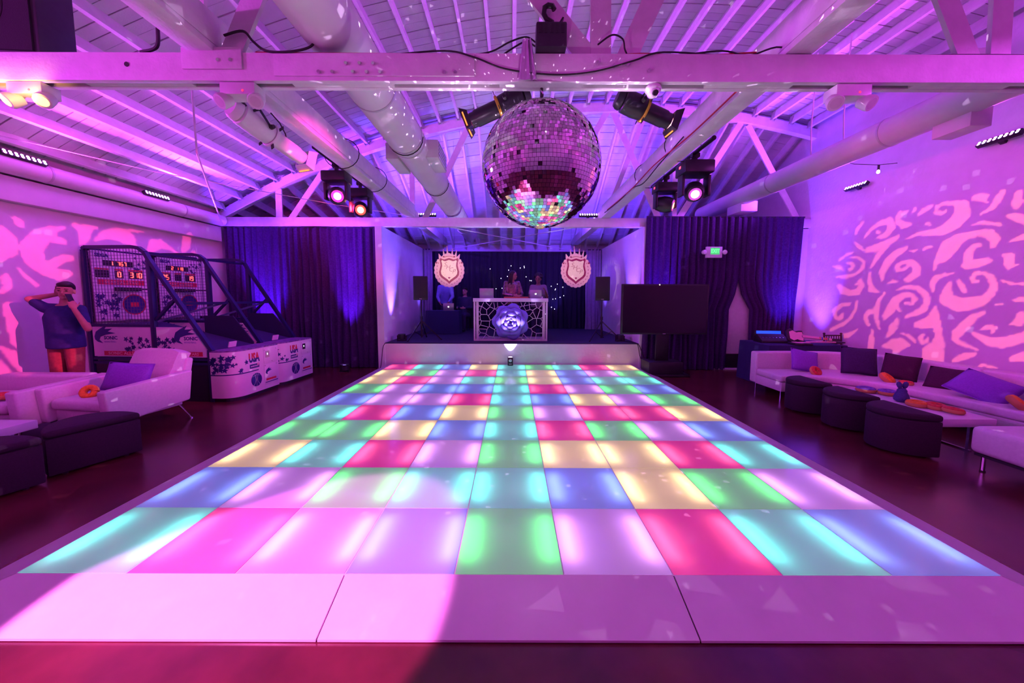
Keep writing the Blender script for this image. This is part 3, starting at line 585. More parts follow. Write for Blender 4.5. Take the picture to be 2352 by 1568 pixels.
rope('white pull cord hanging from the near beam beside the ceiling boards', [(-2.47, 2.80, 3.23), (-2.62, 3.05, 2.85), (-5.2, 5.9, 3.0), (-6.42, 7.9, 3.22)] and [(-4.25, 4.85, arc(-4.25) + .24), (-4.24, 4.85, 3.56), (-6.45, 7.9, 3.24)], .012)
rope('thin white guy line stretched under the arcade-side ceiling', [(-6.6, 4.0, 3.62), (-5.6, 5.6, 3.58), (-3.6, 7.2, 3.50), (-2.35, 7.97, 3.46)], .007)
# wire braces crossing above the stage
rope('crossing tension wire rising above the stage from its near corner', [(-2.2, 11.6, 3.18), (1.6, 8.3, 3.30)], .010)
rope('crossing tension wire falling above the stage to the far corner', [(-1.6, 8.3, 3.30), (1.9, 11.6, 3.18)], .010)
# LED wash bars
def wash_bar(lab, loc, rz, tiltx, n=8, c=((1, .25, 1), (.45, .4, 1), (1, .5, 1))):
    t = thing('led_wash_bar', lab, 'light fixture', loc, rz)
    MB().box(-.22, .22, -.035, .035, -.03, .03).build('housing', BODY, t, bevel=.006)
    MB().box(-.03, .03, -.02, .02, -.09, -.03).build('bracket', BODY, t)
    for r in range(2):
        for k in range(n):
            MB().lathe([(.017, 0), (.012, .006), (.001, .008)], (-.19 + k * .38 / (n - 1), -.014 + r * .028, .03), 8).build('led_lens', GLOW('led_glow_%d' % ((k + r) % 3), c[(k + r) % 3], 9.), t)
    t.rotation_euler = (tiltx, 0, rz); return t
wash_bar('lit LED wash bar on the eave nearest the arcade machines', (-6.40, 6.43, 3.44), PI / 2, 1.15)
wash_bar('lit LED wash bar on the eave cut by the picture edge', (-6.40, 4.72, 3.44), PI / 2, 1.15)
wash_bar('lit LED wash bar on the sofa-side wall near the stage curtain', (6.62, 6.90, 3.79), -PI / 2, 1.0)
wash_bar('lit LED wash bar on the sofa-side wall over the gobo pattern', (6.62, 4.93, 3.81), -PI / 2, 1.0)
wash_bar('lit LED wash bar on the far truss beside the big duct', (-2.0, 8.35, 3.56), 0, .9)
wash_bar('lit LED wash bar on the far truss behind the mirror ball', (1.78, 8.35, 3.56), 0, .9)
pb = thing('pendant_bulb', 'small bare bulb hanging by the sofa-side wall under the duct', 'light bulb', (6.05, 5.95, 3.78))
MB().cyl((0, 0, -.02), (0, 0, .06), .016, n=10).build('socket', BLACKP, pb)
MB().lathe([(.008, 0), (.018, -.015), (.022, -.035), (.015, -.055), (.001, -.06)], (0, 0, -.02), 12).build('bulb', GLOW('bulb_glow', (1, .55, .6), 14.), pb, smooth=1)
MB().tube([(-.9, -.1, .12), (-.4, 0, .07), (0, 0, .06), (.3, 0, .09), (.62, .3, .2)], .005, 5).build('festoon_wire', RUBBER, pb)
# black loudspeaker cabinet hanging at the upper corner
hs = thing('hanging_loudspeaker', 'big black loudspeaker cabinet hung above the near beam', 'speaker', (-4.36, 3.16, 3.60), .06)
MB().box(-.45, .45, -.14, .14, 0, .80).build('cabinet', BLACKP, hs, bevel=.015)
MB().box(-.41, .41, -.155, -.14, .05, .75).build('grille', mat('grille_cloth', (.02, .015, .02), .9, bump=.6, bscale=300), hs)
MB().lathe([(.22, 0), (.2, .01), (.08, .03), (.02, .02)], (0, -.158, .40), 24, (0, -1, 0)).build('woofer', BLACK, hs, smooth=.6)
for sx in (-1, 1): MB().tube([(sx * .3, 0, .80), (sx * .3, 0, arc(-4.36) - 3.60 + .1)], .012, 6).build('suspension_chain', CHROME, hs)
# moving heads on pipes
def moving_head(lab, loc, lens_dir, col, es, rim, base=(.17, .13, .12), s=1.):
    t = thing('moving_head', lab, 'stage light', loc)
    ld = Vector(lens_dir).normalized()
    MB().box(-base[0] * s, base[0] * s, -base[1] * s, base[1] * s, -.16 * s, -.02).build('base', BODY, t, bevel=.02)
    MB().cyl((0, 0, -.02), (0, 0, .06), .03, n=10).box(-.05, .05, -.03, .03, .05, .1).build('clamp', BLACK, t)
    MB().box(-base[0] * s - .004, -base[0] * s - .001, -.02, .02, -.10, -.07).build('status_light', GLOW('status_red', (1, .03, .08), 4.), t)
    for sx in (-1, 1): MB().box(sx * .15 * s - .02, sx * .15 * s + .02, -.06 * s, .06 * s, -.40 * s, -.165 * s).build('yoke_arm', BODY, t, bevel=.01)
    MB().lathe([(.05, -.15), (.10, -.12), (.125, -.03), (.125, .05), (.10, .12), (.085, .13)], (0, 0, -.34 * s), 20, ld).build('head', BODY, t, smooth=.6)
    MB().lathe([(.001, .133), (.050, .134)], (0, 0, -.34 * s), 18, ld).build('lens', GLOW('lens_' + lab[17:30], col, es), t)
    MB().lathe([(.051, .131), (.080, .134), (.080, .130)], (0, 0, -.34 * s), 18, ld, end=False).build('lens_rim', GLOW('rim_' + lab[17:30], rim, 2.), t)  # glowing ring that imitates the coloured halo around the lens
    return t
def truss_pipe(lab, p0, p1, ox):
    t = thing('lighting_pipe', lab, 'pipe', p0); q = Vector(p1) - Vector(p0)
    MB().cyl((0, 0, 0), q, .028, n=12).build('pipe', BLACK, t, smooth=.6)
    for f in (.2, .8):
        MB().tube([q * f + Vector((ox + math.cos(a) * .24, 0, .06 + math.sin(a) * .20)) for a in np.linspace(0, 2 * PI, 22)], .006, 5).build('strap', RUBBER, t)
    return t
truss_pipe('black pipe strapped beside the tie beam carrying two blazing moving heads', (-2.50, 4.55, 3.52), (-2.50, 6.3, 3.52), .18)
truss_pipe('black pipe strapped beside the tie beam carrying two dark moving heads', (2.42, 4.35, 3.56), (2.42, 6.2, 3.56), -.2)
moving_head('moving head with blazing magenta lens above the far curtain', (-2.52, 5.15, 3.43), (.42, -.86, -.28), (1, .30, .85), 5., (1, .0, .45))
moving_head('moving head with blazing orange lens above the far curtain', (-2.52, 5.93, 3.43), (.34, -.90, -.28), (1, .55, .22), 5., (1, .05, .01))
moving_head('moving head with a pale violet lens under the tie beam', (2.44, 4.82, 3.46), (-.25, -.80, -.50), (1, .45, 1), 14., (.3, .02, .3), s=1.15)
moving_head('moving head with a red glint turned side-on under the tie beam', (2.44, 5.72, 3.47), (.80, -.50, -.25), (1, .25, .15), 7., (.25, .01, .01))
spot('magenta_head_beam', (-2.44, 5.0, 3.04), (.6, 2.2, .1), .5, (1, .05, .6), 60, .5, .05)
spot('orange_head_beam', (-2.46, 5.77, 3.04), (1.2, 6.9, 1.6), .7, (1, .10, .04), 60, .5, .05)
spot('orange_head_spill', (-2.60, 5.75, 3.10), (-3.3, 8.0, 3.0), 1.3, (1, .03, .10), 260, 1., .05)
# bright profile beam from behind the camera on the front of the dance floor
spot('floor_spot_beam', (-4.2, -2.4, 4.4), (-1.52, 1.50, .06), .30, (1.0, .15, .75), 7500, .12, .03)
# ================================================================== curtains
def curtain(lab, xl, xr, y, z0, z1, folds, m=VELVET, amp=.055, seed=0, group=None, nz=10, yf=None):
    """hanging cloth with deep folds; xl and xr give the side edges at each height"""
    r = random.Random(seed); ph = [r.uniform(0, 6.28) for _ in range(6)]; nu = max(40, int(folds * 7))
    def fn(u, v):
        z = z0 + (z1 - z0) * v; a, b = (xl(z) if callable(xl) else xl), (xr(z) if callable(xr) else xr)
        f = math.sin(2 * PI * folds * u + ph[0] + .8 * math.sin(5 * u + ph[1])) + .45 * math.sin(2 * PI * folds * 1.7 * u + ph[2] + .6 * v) + .3 * math.sin(2 * PI * folds * .43 * u + ph[3])
        k = .55 + .45 * (1 - v)
        return (a + (b - a) * u + .02 * math.sin(9 * v + 20 * u + ph[4]) * (1 - v), y + amp * k * f * .6 + (yf(u, v) if yf else 0), z)
    c = thing('curtain', lab, 'curtain', (0, 0, 0), 0, group)
    MB().sheet(nu, nz, fn, (0, .006, 0)).build('drape', m, c, smooth=1.2)
    a, b = (xl(z1) if callable(xl) else xl), (xr(z1) if callable(xr) else xr)
    MB().cyl((a, y + .01, z1 - .01), (b, y + .01, z1 - .01), .016, n=8).build('curtain_rod', BLACK, c)
    return c
curtain('dark curtain panel behind the basketball cages by the wall corner', -6.52, -4.98, 8.02, .01, 3.21, 11, seed=1)
curtain('dark curtain panel between the basketball cages and the stage jamb', -4.99, -3.09, 8.02, .01, 3.21, 13, seed=2)
edge = lambda z, s: 5.10 + s * (0 if z > 1.85 else .245 * min(1, (1.85 - z) / .4)) + (.05 if z < 1.45 else .05 * max(0, (1.85 - z) / .4))
curtain('dark curtain panel behind the television and exit sign', 2.98, lambda z: edge(z, -1), 7.88, .01, 3.44, 15, seed=3)
curtain('dark curtain panel gathered in the corner beside the sofa-side wall', lambda z: edge(z, 1), lambda z: 6.48 - .10 * max(0, 1 - z / 3.3), 7.88, .01, 3.44, 10, seed=4)
STARC = mat('black_stage_drape', (.009, .005, .020), .8, var=.2, scale=30)
curtain('black backdrop drape behind the side table on the stage', -2.75, -.9, 11.75, .60, 3.16, 12, STARC, seed=5)
curtain('black backdrop drape behind the people at the DJ booth', -.92, 1.0, 11.75, .60, 3.16, 13, STARC, seed=6)
curtain('black backdrop drape behind the crest nearest the television', .98, 2.5, 11.75, .60, 3.16, 10, STARC, seed=7)
PALE = mat('pale_drape', (.30, .22, .30), .8, var=.1)
curtain('pale drape at the stage wall end behind the side table', -2.88, -2.60, 11.45, .60, 3.2, 3, PALE, amp=.04, seed=8)
curtain('pale drape at the stage wall end near the television', 2.40, 2.88, 11.45, .60, 3.2, 4, PALE, amp=.04, seed=9)
# fairy lights on the stage backdrop
fl = thing('fairy_lights', 'string of tiny white fairy lights on the black stage backdrop', 'fairy lights', (0, 11.62, 0))
fr = random.Random(3); prev = None; wire = []
for k in range(34):
    if k < 20: x, z = fr.uniform(-.75, .85), fr.uniform(1.7, 2.75)
    else: x, z = fr.gauss(1.45, .14), fr.uniform(.9, 2.1)
    MB().lathe([(.001, -.014), (.012, 0), (.001, .014)], (x, 0, z), 6).build('bulb', GLOW('fairy_glow', (.75, .7, 1), 7.), fl); wire.append((x, .01, z))
MB().tube(sorted(wire) + [(1.9, .01, .9), (1.9, .01, .594)], .003, 4).build('wire', RUBBER, fl)
# ================================================================== stage
def pa_speaker(lab, x, y, rz):
    t = thing('loudspeaker', lab, 'speaker', (x, y, 1.57), rz)
    MB().prism([(-.175, -.15), (.175, -.15), (.13, .17), (-.13, .17)], (0, 0, 0), (1, 0, 0), (0, 1, 0), (0, 0, .58)).build('cabinet', BLACKP, t, bevel=.02)
    MB().box(-.155, .155, -.162, -.149, .05, .555).build('grille', mat('perforated_grille', (.03, .026, .02), .5, .4, bump=.5, bscale=400), t, bevel=.006)
    MB().box(-.03, .03, -.166, -.161, .025, .04).build('badge', CHROME, t)
    s = thing('speaker_stand', 'black folding tripod stand under the loudspeaker ' + lab.split('tripod ')[1], 'speaker stand', (x, y, .592), rz)
    MB().cyl((0, 0, .05), (0, 0, .55), .022, n=10).cyl((0, 0, .55), (0, 0, .976), .017, n=10).build('pole', BLACK, s, smooth=.6)
    MB().cyl((0, 0, .5), (0, 0, .58), .032, n=10).build('collar', BLACKP, s)
    MB().cyl((0, 0, .42), (0, 0, .47), .035, n=10).build('hub', BLACKP, s)
    for a in (-2.2, -.3, 1.4):
        e = Vector((math.cos(a) * .50, math.sin(a) * .50, .013)); k = e * .52 + Vector((0, 0, .22))
        l = MB().bar((math.cos(a) * .03, math.sin(a) * .03, .445), e, .016, .026).build('leg', BLACK, s)
        MB().cyl(e - Vector((0, 0, .012)), e + Vector((0, 0, .012)), .018, n=8).build('rubber_foot', RUBBER, l)
        MB().bar((math.cos(a) * .02, math.sin(a) * .02, .09), k, .008, .018).build('brace', BLACK, s)
    return t
pa_speaker('black loudspeaker on a tripod in front of the side table', -2.245, 8.62, .18)
pa_speaker('black loudspeaker on a tripod near the television', 2.22, 8.62, -.18)
# DJ booth
BX, BY = -.035, 8.38
booth = thing('dj_booth', 'white DJ booth with a cut-out web front on the stage', 'dj booth', (BX, BY, .592))
BOOTH = mat('booth_white', (.75, .72, .74), .35, var=.03)
MB().box(-.90, .90, -.03, .62, .945, 1.03).build('top_slab', BOOTH, booth, bevel=.006)
for sx in (-1, 1):
    for yy in (.0, .56): MB().box(sx * .87 - .02, sx * .87 + .02, yy, yy + .04, 0, .944).build('post', BOOTH, booth)
    MB().box(sx * .80 - .03, sx * .80 + .03, .01, .05, .03, .94).build('stile', BOOTH, booth)
MB().box(-.85, .85, 0, .04, 0, .03).box(-.85, .85, .56, .6, 0, .03).build('base_rail', BOOTH, booth)
MB().box(-.85, .85, .04, .56, .03, .045).build('bottom_shelf', BOOTH, booth)
# web lattice: jittered honeycomb
def lattice(w, hgt, n, seed):
    """cut-out web: the cell borders of scattered points"""
    r = random.Random(seed); m = MB(); S = []
    while len(S) < n:
        p = (r.uniform(-w / 2 - .05, w / 2 + .05), r.uniform(-.05, hgt + .05))
        if all((p[0] - q[0]) ** 2 + (p[1] - q[1]) ** 2 > .0042 for q in S): S.append(p)
    for i in range(n):
        for j in range(i):
            (ax, az), (bx, bz) = S[i], S[j]; mx, mz = (ax + bx) / 2, (az + bz) / 2; dx, dz = -(bz - az), bx - ax; lo, hi = -9., 9.
            cons = [(-(c[0] - ax) * dx - (c[1] - az) * dz, -((c[0] + ax) / 2 - mx) * (c[0] - ax) - ((c[1] + az) / 2 - mz) * (c[1] - az)) for k, c in enumerate(S) if k not in (i, j)]
            cons += [(-dx, mx - w / 2), (dx, -w / 2 - mx), (-dz, mz - hgt), (dz, -mz)]      # g * t >= q
            for g_, q_ in cons:
                if abs(g_) < 1e-9:
                    if q_ > 0: lo, hi = 1, 0
                elif g_ > 0: lo = max(lo, q_ / g_)
                else: hi = min(hi, q_ / g_)
            if hi - lo > 1e-3: m.bar((mx + dx * lo, 0, mz + dz * lo), (mx + dx * hi, 0, mz + dz * hi), .012, .013, (0, 1, 0))
    return m
MB_l = lattice(1.56, .90, 84, 5)
MB_l.build('web_front', BOOTH, booth, loc=(0, .02, .03))
for sx in (-1, 1):
    lm = lattice(.5, .9, 26, 9); lm.v = [(0, p[0], p[2]) for p in lm.v]
    lm.build('web_side', BOOTH, booth, loc=(sx * .87, .3, .03))
# paper rose on the booth front
rose = thing('paper_rose', 'giant blue-white paper rose on the front of the DJ booth', 'paper flower', (BX, BY - .05, 1.065))
ROSEM = mat('rose_paper', (.22, .19, .72), .45, var=.05)
def petal(L, W, cup, curl):
    m = MB()
    def fn(u, v):
        s = (u - .5) * 2; wv = W * math.sin(PI * min(.96, .12 + .80 * v)) ** .7
        x = s * wv; rim = max(0, v - .72) / .28
        return (x, -(cup * v * v * .8 + .10 * cup * (1 - s * s)) + curl * rim * rim * .6 + .02 * s * s, L * v * (1 - .07 * s * s))
    return m.sheet(8, 8, fn, (0, .003, 0)).mesh('petal', ROSEM, smooth=1.2)
for n, L, W, cup, curl, tilt, y0, ph in ((7, .455, .235, .16, .20, .16, .04, .25), (6, .385, .22, .18, .20, .36, .01, .5), (5, .31, .185, .17, .17, .56, -.01, .1), (5, .24, .14, .13, .13, .78, -.03, .6), (4, .17, .10, .09, .08, .98, -.05, .2), (3, .10, .055, .055, .03, 1.2, -.06, .9)):
    me = petal(L, W, cup, curl)
    for k in range(n):
        a = 2 * PI * (k + ph) / n
        o = link('petal', me, rose); o.matrix_local = Matrix.Translation((0, y0, 0)) @ Matrix.Rotation(a, 4, 'Y') @ Matrix.Rotation(tilt, 4, 'X')
# gear on the booth
def laptop(lab, x, y, z, rz, open_a=1.9, glow=True, s=1.):
    t = thing('laptop', lab, 'laptop', (x, y, z), rz); AL = mat('brushed_aluminium', (.40, .40, .44), .35, .7)
    MB().box(-.17 * s, .17 * s, -.11 * s, .11 * s, 0, .012).build('base', AL, t, bevel=.004)
    MB().box(-.15 * s, .15 * s, -.06 * s, .08 * s, .0121, .0135).build('keyboard', BLACKP, t)
    c, sn = math.cos(1.35), math.sin(1.35)
    lid = MB().obox((0, -.11 * s - .12 * s * c * .6, .012 + .115 * s * sn), (.17 * s, 0, 0), (0, -.115 * s * c * .6, .115 * s * sn), (0, .004 * sn, .004 * c)).build('lid', AL, t, bevel=.003)
    if glow:
        MB().lathe([(.001, 0), (.020 * s, .001), (.022 * s, .0)], (0, -.118 * s - .12 * s * c * .6, .012 + .115 * s * sn), 14, (0, -1, .2)).build('glowing_emblem', GLOW('emblem_glow', (1, .95, 1), 5.), lid)
    return t
# lids face the dance floor, as the users stand behind
laptop('closed-looking grey laptop at the arcade end of the DJ booth', -.62, 8.62, 1.623, .0, glow=False, s=1.0)
laptop('grey laptop with a glowing emblem at the television end of the DJ booth', .60, 8.60, 1.623, -.25, s=.85)
dk = thing('dj_controller', 'orange-lit DJ controller on the booth top between the laptops', 'dj controller', (.10, 8.62, 1.623))
MB().box(-.30, .30, -.12, .12, 0, .035).build('chassis', mat('controller_orange', (.55, .14, .06), .4), dk, bevel=.005)
for sx in (-1, 1): MB().lathe([(.09, .036), (.09, .05), (.02, .052)], (sx * .19, 0, 0), 24).build('platter', BLACKP, dk, smooth=.6)
for k in range(4): MB().box(-.06 + k * .04 - .006, -.06 + k * .04 + .006, -.06, .0, .036, .048).build('fader', CHROME, dk)
MB().cyl((.72, 8.50, 1.623), (.72, 8.50, 1.665), .028, .034, 14).build('paper_cup', mat('cup_white', (.85, .82, .82), .4), label='small white cup in front of the glowing laptop', cat='cup')
# side table with cloth
st = thing('side_table', 'side table under a navy cloth behind the tripod loudspeaker', 'table', (-2.0, 10.25, .592))
MB().sheet(40, 6, lambda u, v: ((lambda p: (p[0] * (1 + .03 * (1 - v)), p[1] * (1 + .04 * (1 - v)) + .012 * math.sin(40 * u) * (1 - v), .66 * v + .004))(
    ((-.48 + 3.84 * u, -.28) if u < .25 else (.48, -.28 + (u - .25) * 2.24) if u < .5 else (.48 - 3.84 * (u - .5), .28) if u < .75 else (-.48, .28 - (u - .75) * 2.24)))), (0, 0, .0005)).build('cloth_skirt', NAVY, st, smooth=1.)
MB().box(-.48, .48, -.28, .28, .64, .664).build('cloth_top', NAVY, st, bevel=.006)
for sx in (-1, 1):
    for sy in (-1, 1): MB().cyl((sx * .42, sy * .22, 0), (sx * .42, sy * .22, .64), .015, n=8).build('leg', BLACK, st)
laptop('grey laptop with a glowing emblem on the navy side table', -1.83, 10.12, 1.258, .05, s=.9)
# uplight cans
def uplight(lab, x, y, z, rz=0., s=1., tilt=.0):
    t = thing('uplight_can', lab, 'uplight', (x, y, z), rz)
    MB().lathe([(.06 * s, .03 * s), (.085 * s, .04 * s), (.09 * s, .16 * s), (.082 * s, .165 * s), (.076 * s, .14 * s), (.01, .13 * s)], n=20).build('can', BODY, t, smooth=.6)
    MB().box(-.10 * s, .10 * s, -.06 * s, .06 * s, 0, .02 * s).build('base_plate', BODY, t)
    for sx in (-1, 1): MB().bar((sx * .1 * s, 0, 0), (sx * .1 * s, 0, .13 * s), .006, .03 * s).build('yoke_arm', BODY, t)
    MB().lathe([(.07 * s, .142 * s), (.001, .145 * s)], n=16).build('lens', GLOW('uplight_lens', (.35, .25, 1), 4.), t)
    return t
uplight('black uplight can on the stage floor by the arcade-side jamb', -2.66, 8.36, .592)
uplight('black uplight can on the stage floor by the television-side jamb', 2.62, 8.40, .592)
uplight('black uplight can on the hall floor below the blue curtain', -3.68, 7.56, 0)
uplight('black uplight can on the hall floor behind the television stand', 3.25, 7.60, 0)
uplight('black uplight can on the hall floor behind the basketball cages', -5.55, 7.62, 0)
# floor monitor light lighting the rose
fu = thing('floor_spot', 'small black box light on the dance floor shining up at the paper rose', 'spotlight', (-.035, 7.80, DZ + .001))
MB().box(-.062, .062, -.05, .05, 0, .19).build('housing', BODY, fu, bevel=.01)
MB().lathe([(.035, 0), (.03, .004), (.001, .005)], (0, -.052, .12), 16, (0, -1, 0)).build('front_ring', CHROME, fu)
MB().box(-.03, .03, -.053, -.05, .03, .05).build('control_panel', mat('lcd_grey', (.5, .5, .52), .3), fu)
MB().lathe([(.045, .191), (.001, .193)], n=16).build('lens', GLOW('rose_lens', (.55, .45, 1), 12.), fu)
spot('rose_beam', (-.035, 7.83, DZ + .205), (-.035, 8.14, 1.35), 1.0, (.46, .34, 1), 420, .5, .02)
# crests
CRW = mat('crest_white', (.86, .80, .62), .5, var=.03); CRB = mat('crest_board_pink', (.80, .52, .58), .5, var=.05); CRR = mat('crest_crimson', (.28, .010, .10), .5); CRP = mat('crest_pink', (.80, .42, .45), .5); CRF = mat('crest_leaf', (.52, .20, .30), .5); CRL = mat('crest_ink', (.42, .16, .16), .5)
def crest(lab, x):
    t = thing('crest_sign', lab, 'sign', (x, 8.6, 2.36)); X, Z, Yn = (1, 0, 0), (0, 0, 1), (0, 1, 0)
    # scalloped outline with crown
    out = []
    for k in range(140):
        a = -PI / 2 + 2 * PI * k / 140; sc = .018 * abs(math.sin(a * 11)); r0 = 1
        px = .355 * math.cos(a); pz = .40 * math.sin(a) - .06
        if pz > .20: px *= .80
        n_ = math.hypot(px, pz); out.append((px * (1 + sc / n_), pz * (1 + sc / n_)))
    MB().prism(out, (0, 0, 0), X, Z, (0, .022, 0)).build('scalloped_board', CRB, t)
    for k, (cx, hz, w_, lean) in enumerate(((-.20, .34, .05, -.05), (-.11, .42, .04, -.03), (-.03, .50, .036, -.02), (.07, .44, .036, .01), (.14, .40, .04, .04), (.20, .33, .05, .06))):
        MB().prism([(cx - w_, .22), (cx + w_, .22), (cx + lean + .007, hz), (cx + lean - .007, hz)], (0, .002, 0), X, Z, (0, .018, 0)).build('crown_spike', CRB, t)
        if k in (1, 2, 3, 4): MB().lathe([(.013, -.008), (.018, 0), (.013, .008)], (cx + lean, .01, hz + .008), 10, Yn).build('crown_bead', CRB, t)
    sh = []
    half = [(0, .235), (.05, .22), (.11, .20), (.17, .21), (.205, .235), (.232, .20), (.215, .14), (.208, .06), (.225, -.02), (.245, -.10), (.235, -.18), (.19, -.24), (.12, -.29), (.05, -.34), (0, -.39)]
    sh = half + [(-a, b) for a, b in half[-2:0:-1]]
    MB().prism(sh, (0, -.006, 0), X, Z, (0, .0055, 0)).build('crimson_shield', CRR, t)
    MB().prism([(a * .82, (b + .03) * .82 - .03) for a, b in sh], (0, -.010, 0), X, Z, (0, .0035, 0)).build('white_shield', CRW, t)
    for k in range(9):
        a = -2.55 + k * .24
        for sg in (-1, 1):
            lx, lz = sg * .315 * math.cos(a * .9 - .1 + PI) , .36 * math.sin(a) * .95 - .06
    for k in range(10):
        a = math.radians(-78 + k * 13.5)
        for sg in (-1, 1):
            c = Vector((sg * .300 * math.cos(a), -.003, .345 * math.sin(a) - .06)); d = Vector((-sg * math.sin(a), 0, math.cos(a) * 1.1)).normalized(); nn = Vector((sg * math.cos(a), 0, math.sin(a)))
            MB().add([c - d * .03, c + nn * .014, c + d * .03, c - nn * .014], [(0, 1, 2, 3)]).build('leaf', CRF, t)
    def heart(cx, cz, s, m):
        p = [(16 * math.sin(q) ** 3 * s / 16, (13 * math.cos(q) - 5 * math.cos(2 * q) - 2 * math.cos(3 * q) - math.cos(4 * q)) * s / 16) for q in np.linspace(0, 2 * PI, 22)[:-1]]
        MB().prism([(cx + a, cz + b) for a, b in p], (0, -.013, 0), X, Z, (0, .010, 0)).build('heart', m, t)
    heart(.0, -.245, .028, CRR); heart(-.13, .265, .022, CRR); heart(.13, .265, .022, CRR); heart(-.31, .12, .026, CRR); heart(.31, .12, .026, CRR)
    MB().tube([(-.12 + .24 * u, -.006, .25 + .03 * math.sin(PI * u)) for u in np.linspace(0, 1, 8)], .006, 5).build('crown_band', CRL, t)
    for k in range(16):
        a = 2 * PI * k / 16; MB().lathe([(.005, 0), (.001, .003)], (.155 * math.cos(a), -.010, .20 * math.sin(a) - .04), 6, (0, -1, 0)).build('stud', CRL, t)
    for ch, cx, cz in (('S', -.095, .075), ('H', -.03, .01), ('C', .04, -.05), ('P', .11, -.095)):
        text(ch, .15, CRL, t, (cx, -.0115, cz), X, Z, shear=.25, bold=-.002)
    for sx in (-.13, .13): MB().cyl((sx, .012, .3), (sx, .012, hip(x, 8.6) - 2.36 + .25), .002, n=5).build('hanging_line', RUBBER, t)
    return t
crest('scalloped crest with crown hung over the stage above the side table', -1.54)
crest('scalloped crest with crown hung over the stage on the television side', 1.56)
# ================================================================== television
tv = thing('television', 'large black flat television on a floor stand before the curtain', 'television', (3.22, 7.36, 0), .01)
MB().box(-.92, .92, -.02, .035, .87, 1.93).build('bezel', BLACKP, tv, bevel=.008)
MB().box(-.885, .885, -.0225, -.0195, .905, 1.90).build('screen', mat('dark_screen', (.006, .003, .006), .16, spec=.6), tv)
MB().box(-.35, .35, .035, .075, 1.1, 1.7).build('back_housing', BLACKP, tv, bevel=.01)
MB().box(-.14, .14, .0355, .09, .25, 1.2).build('column', BLACK, tv, bevel=.01)
MB().box(-.48, .48, -.26, .34, 0, .05).build('foot_plate', BLACK, tv, bevel=.01)
MB().box(-.36, .36, -.18, .26, .0505, .30).build('equipment_case', BLACKP, tv, bevel=.01)
MB().box(-.03, .03, -.0225, -.02, .878, .89).build('badge', CHROME, tv)
MB().lathe([(.012, 0), (.001, .004)], (-.13, -.022, 1.915), 10, (0, -1, 0)).build('sensor_glint', GLOW('sensor_glow', (1, .7, .5), 5.), tv)
# exit sign
ex = thing('exit_sign', 'white exit sign with green letters and two lamp heads on the curtain', 'exit sign', (4.42, 7.74, 2.64))
MB().box(-.175, .175, -.02, .03, -.12, .12).build('housing', WBODY, ex, bevel=.008)
MB().box(-.085, .115, -.022, -.0195, -.05, .095).build('green_panel', mat('exit_panel', (.05, .25, .08), .5, emit=(.1, .9, .25), es=.6), ex)
text('EXIT', .115, GLOW('exit_green', (.05, 1, .2), 1.6), ex, (.015, -.024, .022), (1, 0, 0), (0, 0, 1), bold=.002, sx=.78)
for sx in (-1, 1):
    MB().lathe([(.02, .03), (.045, .02), (.05, -.03), (.04, -.035)], (sx * .225, -.01, .0), 14, (sx * .2, 1, 0)).build('lamp_head', WBODY, ex, smooth=.6)
    MB().cyl((sx * .17, .0, 0), (sx * .2, .0, 0), .016, n=8).build('arm', WBODY, ex)
MB().bar((0, .03, .0), (0, .10, .0), .05, .05).build('wall_mount', WBODY, ex)
# ================================================================== basketball arcade machines
FR = mat('frame_navy', (.018, .018, .09), .4, .3, var=.1); ACW = mat('arcade_white', (.74, .70, .72), .35, var=.02); INK = mat('print_navy', (.02, .025, .16), .5); REDP = mat('print_red', (.55, .03, .05), .5)
DARKP = mat('cabinet_black', (.012, .010, .02), .45); LEDR = GLOW('led_digits', (1, .05, .02), 5.); MAUVE = mat('print_pale_star', (.30, .22, .55), .5)
SEG = {'0': 'abcdef', '1': 'bc', '2': 'abged', '3': 'abgcd', '4': 'fgbc', '5': 'afgcd', '6': 'afgedc', '7': 'abc', '8': 'abcdefg', '9': 'abcdfg', ' ': ''}
def digits(txt, h_, o, u, v, parent):
    o, u, v = Vector(o), Vector(u), Vector(v); w_ = h_ * .5; nrm = u.cross(v).normalized() * .002
    S_ = {'a': ((-.5, 1), (.5, 1)), 'b': ((.5, 0), (.5, 1)), 'c': ((.5, -1), (.5, 0)), 'd': ((-.5, -1), (.5, -1)), 'e': ((-.5, -1), (-.5, 0)), 'f': ((-.5, 0), (-.5, 1)), 'g': ((-.5, 0), (.5, 0))}
    for k, ch in enumerate(txt):
        if ch == ' ': continue
        c = o + u * (k - (len(txt) - 1) / 2) * h_ * .76; m = MB()
        for s_ in SEG[ch]:
            (a, b), (e, f) = S_[s_]; m.bar(c + u * a * w_ * .9 + v * b * h_ * .46, c + u * e * w_ * .9 + v * f * h_ * .46, h_ * .17, .003, nrm)
        m.build('lit_digit', LEDR, parent, kind='stuff')
def star(m, c, r, u, v, rot=0., d=.002):
    c, u, v = Vector(c), Vector(u), Vector(v); p = [((r if k % 2 == 0 else r * .42) * math.sin(rot + k * PI / 5), (r if k % 2 == 0 else r * .42) * math.cos(rot + k * PI / 5)) for k in range(10)]
    m.prism(p, c, u, v, u.cross(v).normalized() * d)
def swoosh(m, c, s, u, v):
    c, u, v = Vector(c), Vector(u), Vector(v)
    m.prism([(-.5, -.05), (-.42, .16), (-.2, .30), (.12, .46), (.0, .28), (.36, .30), (.14, .17), (.5, .10), (.05, .03), (-.22, -.06), (-.28, -.20), (-.12, -.34), (-.36, -.28), (-.48, -.18)], c, u * s, v * s, u.cross(v).normalized() * .002)
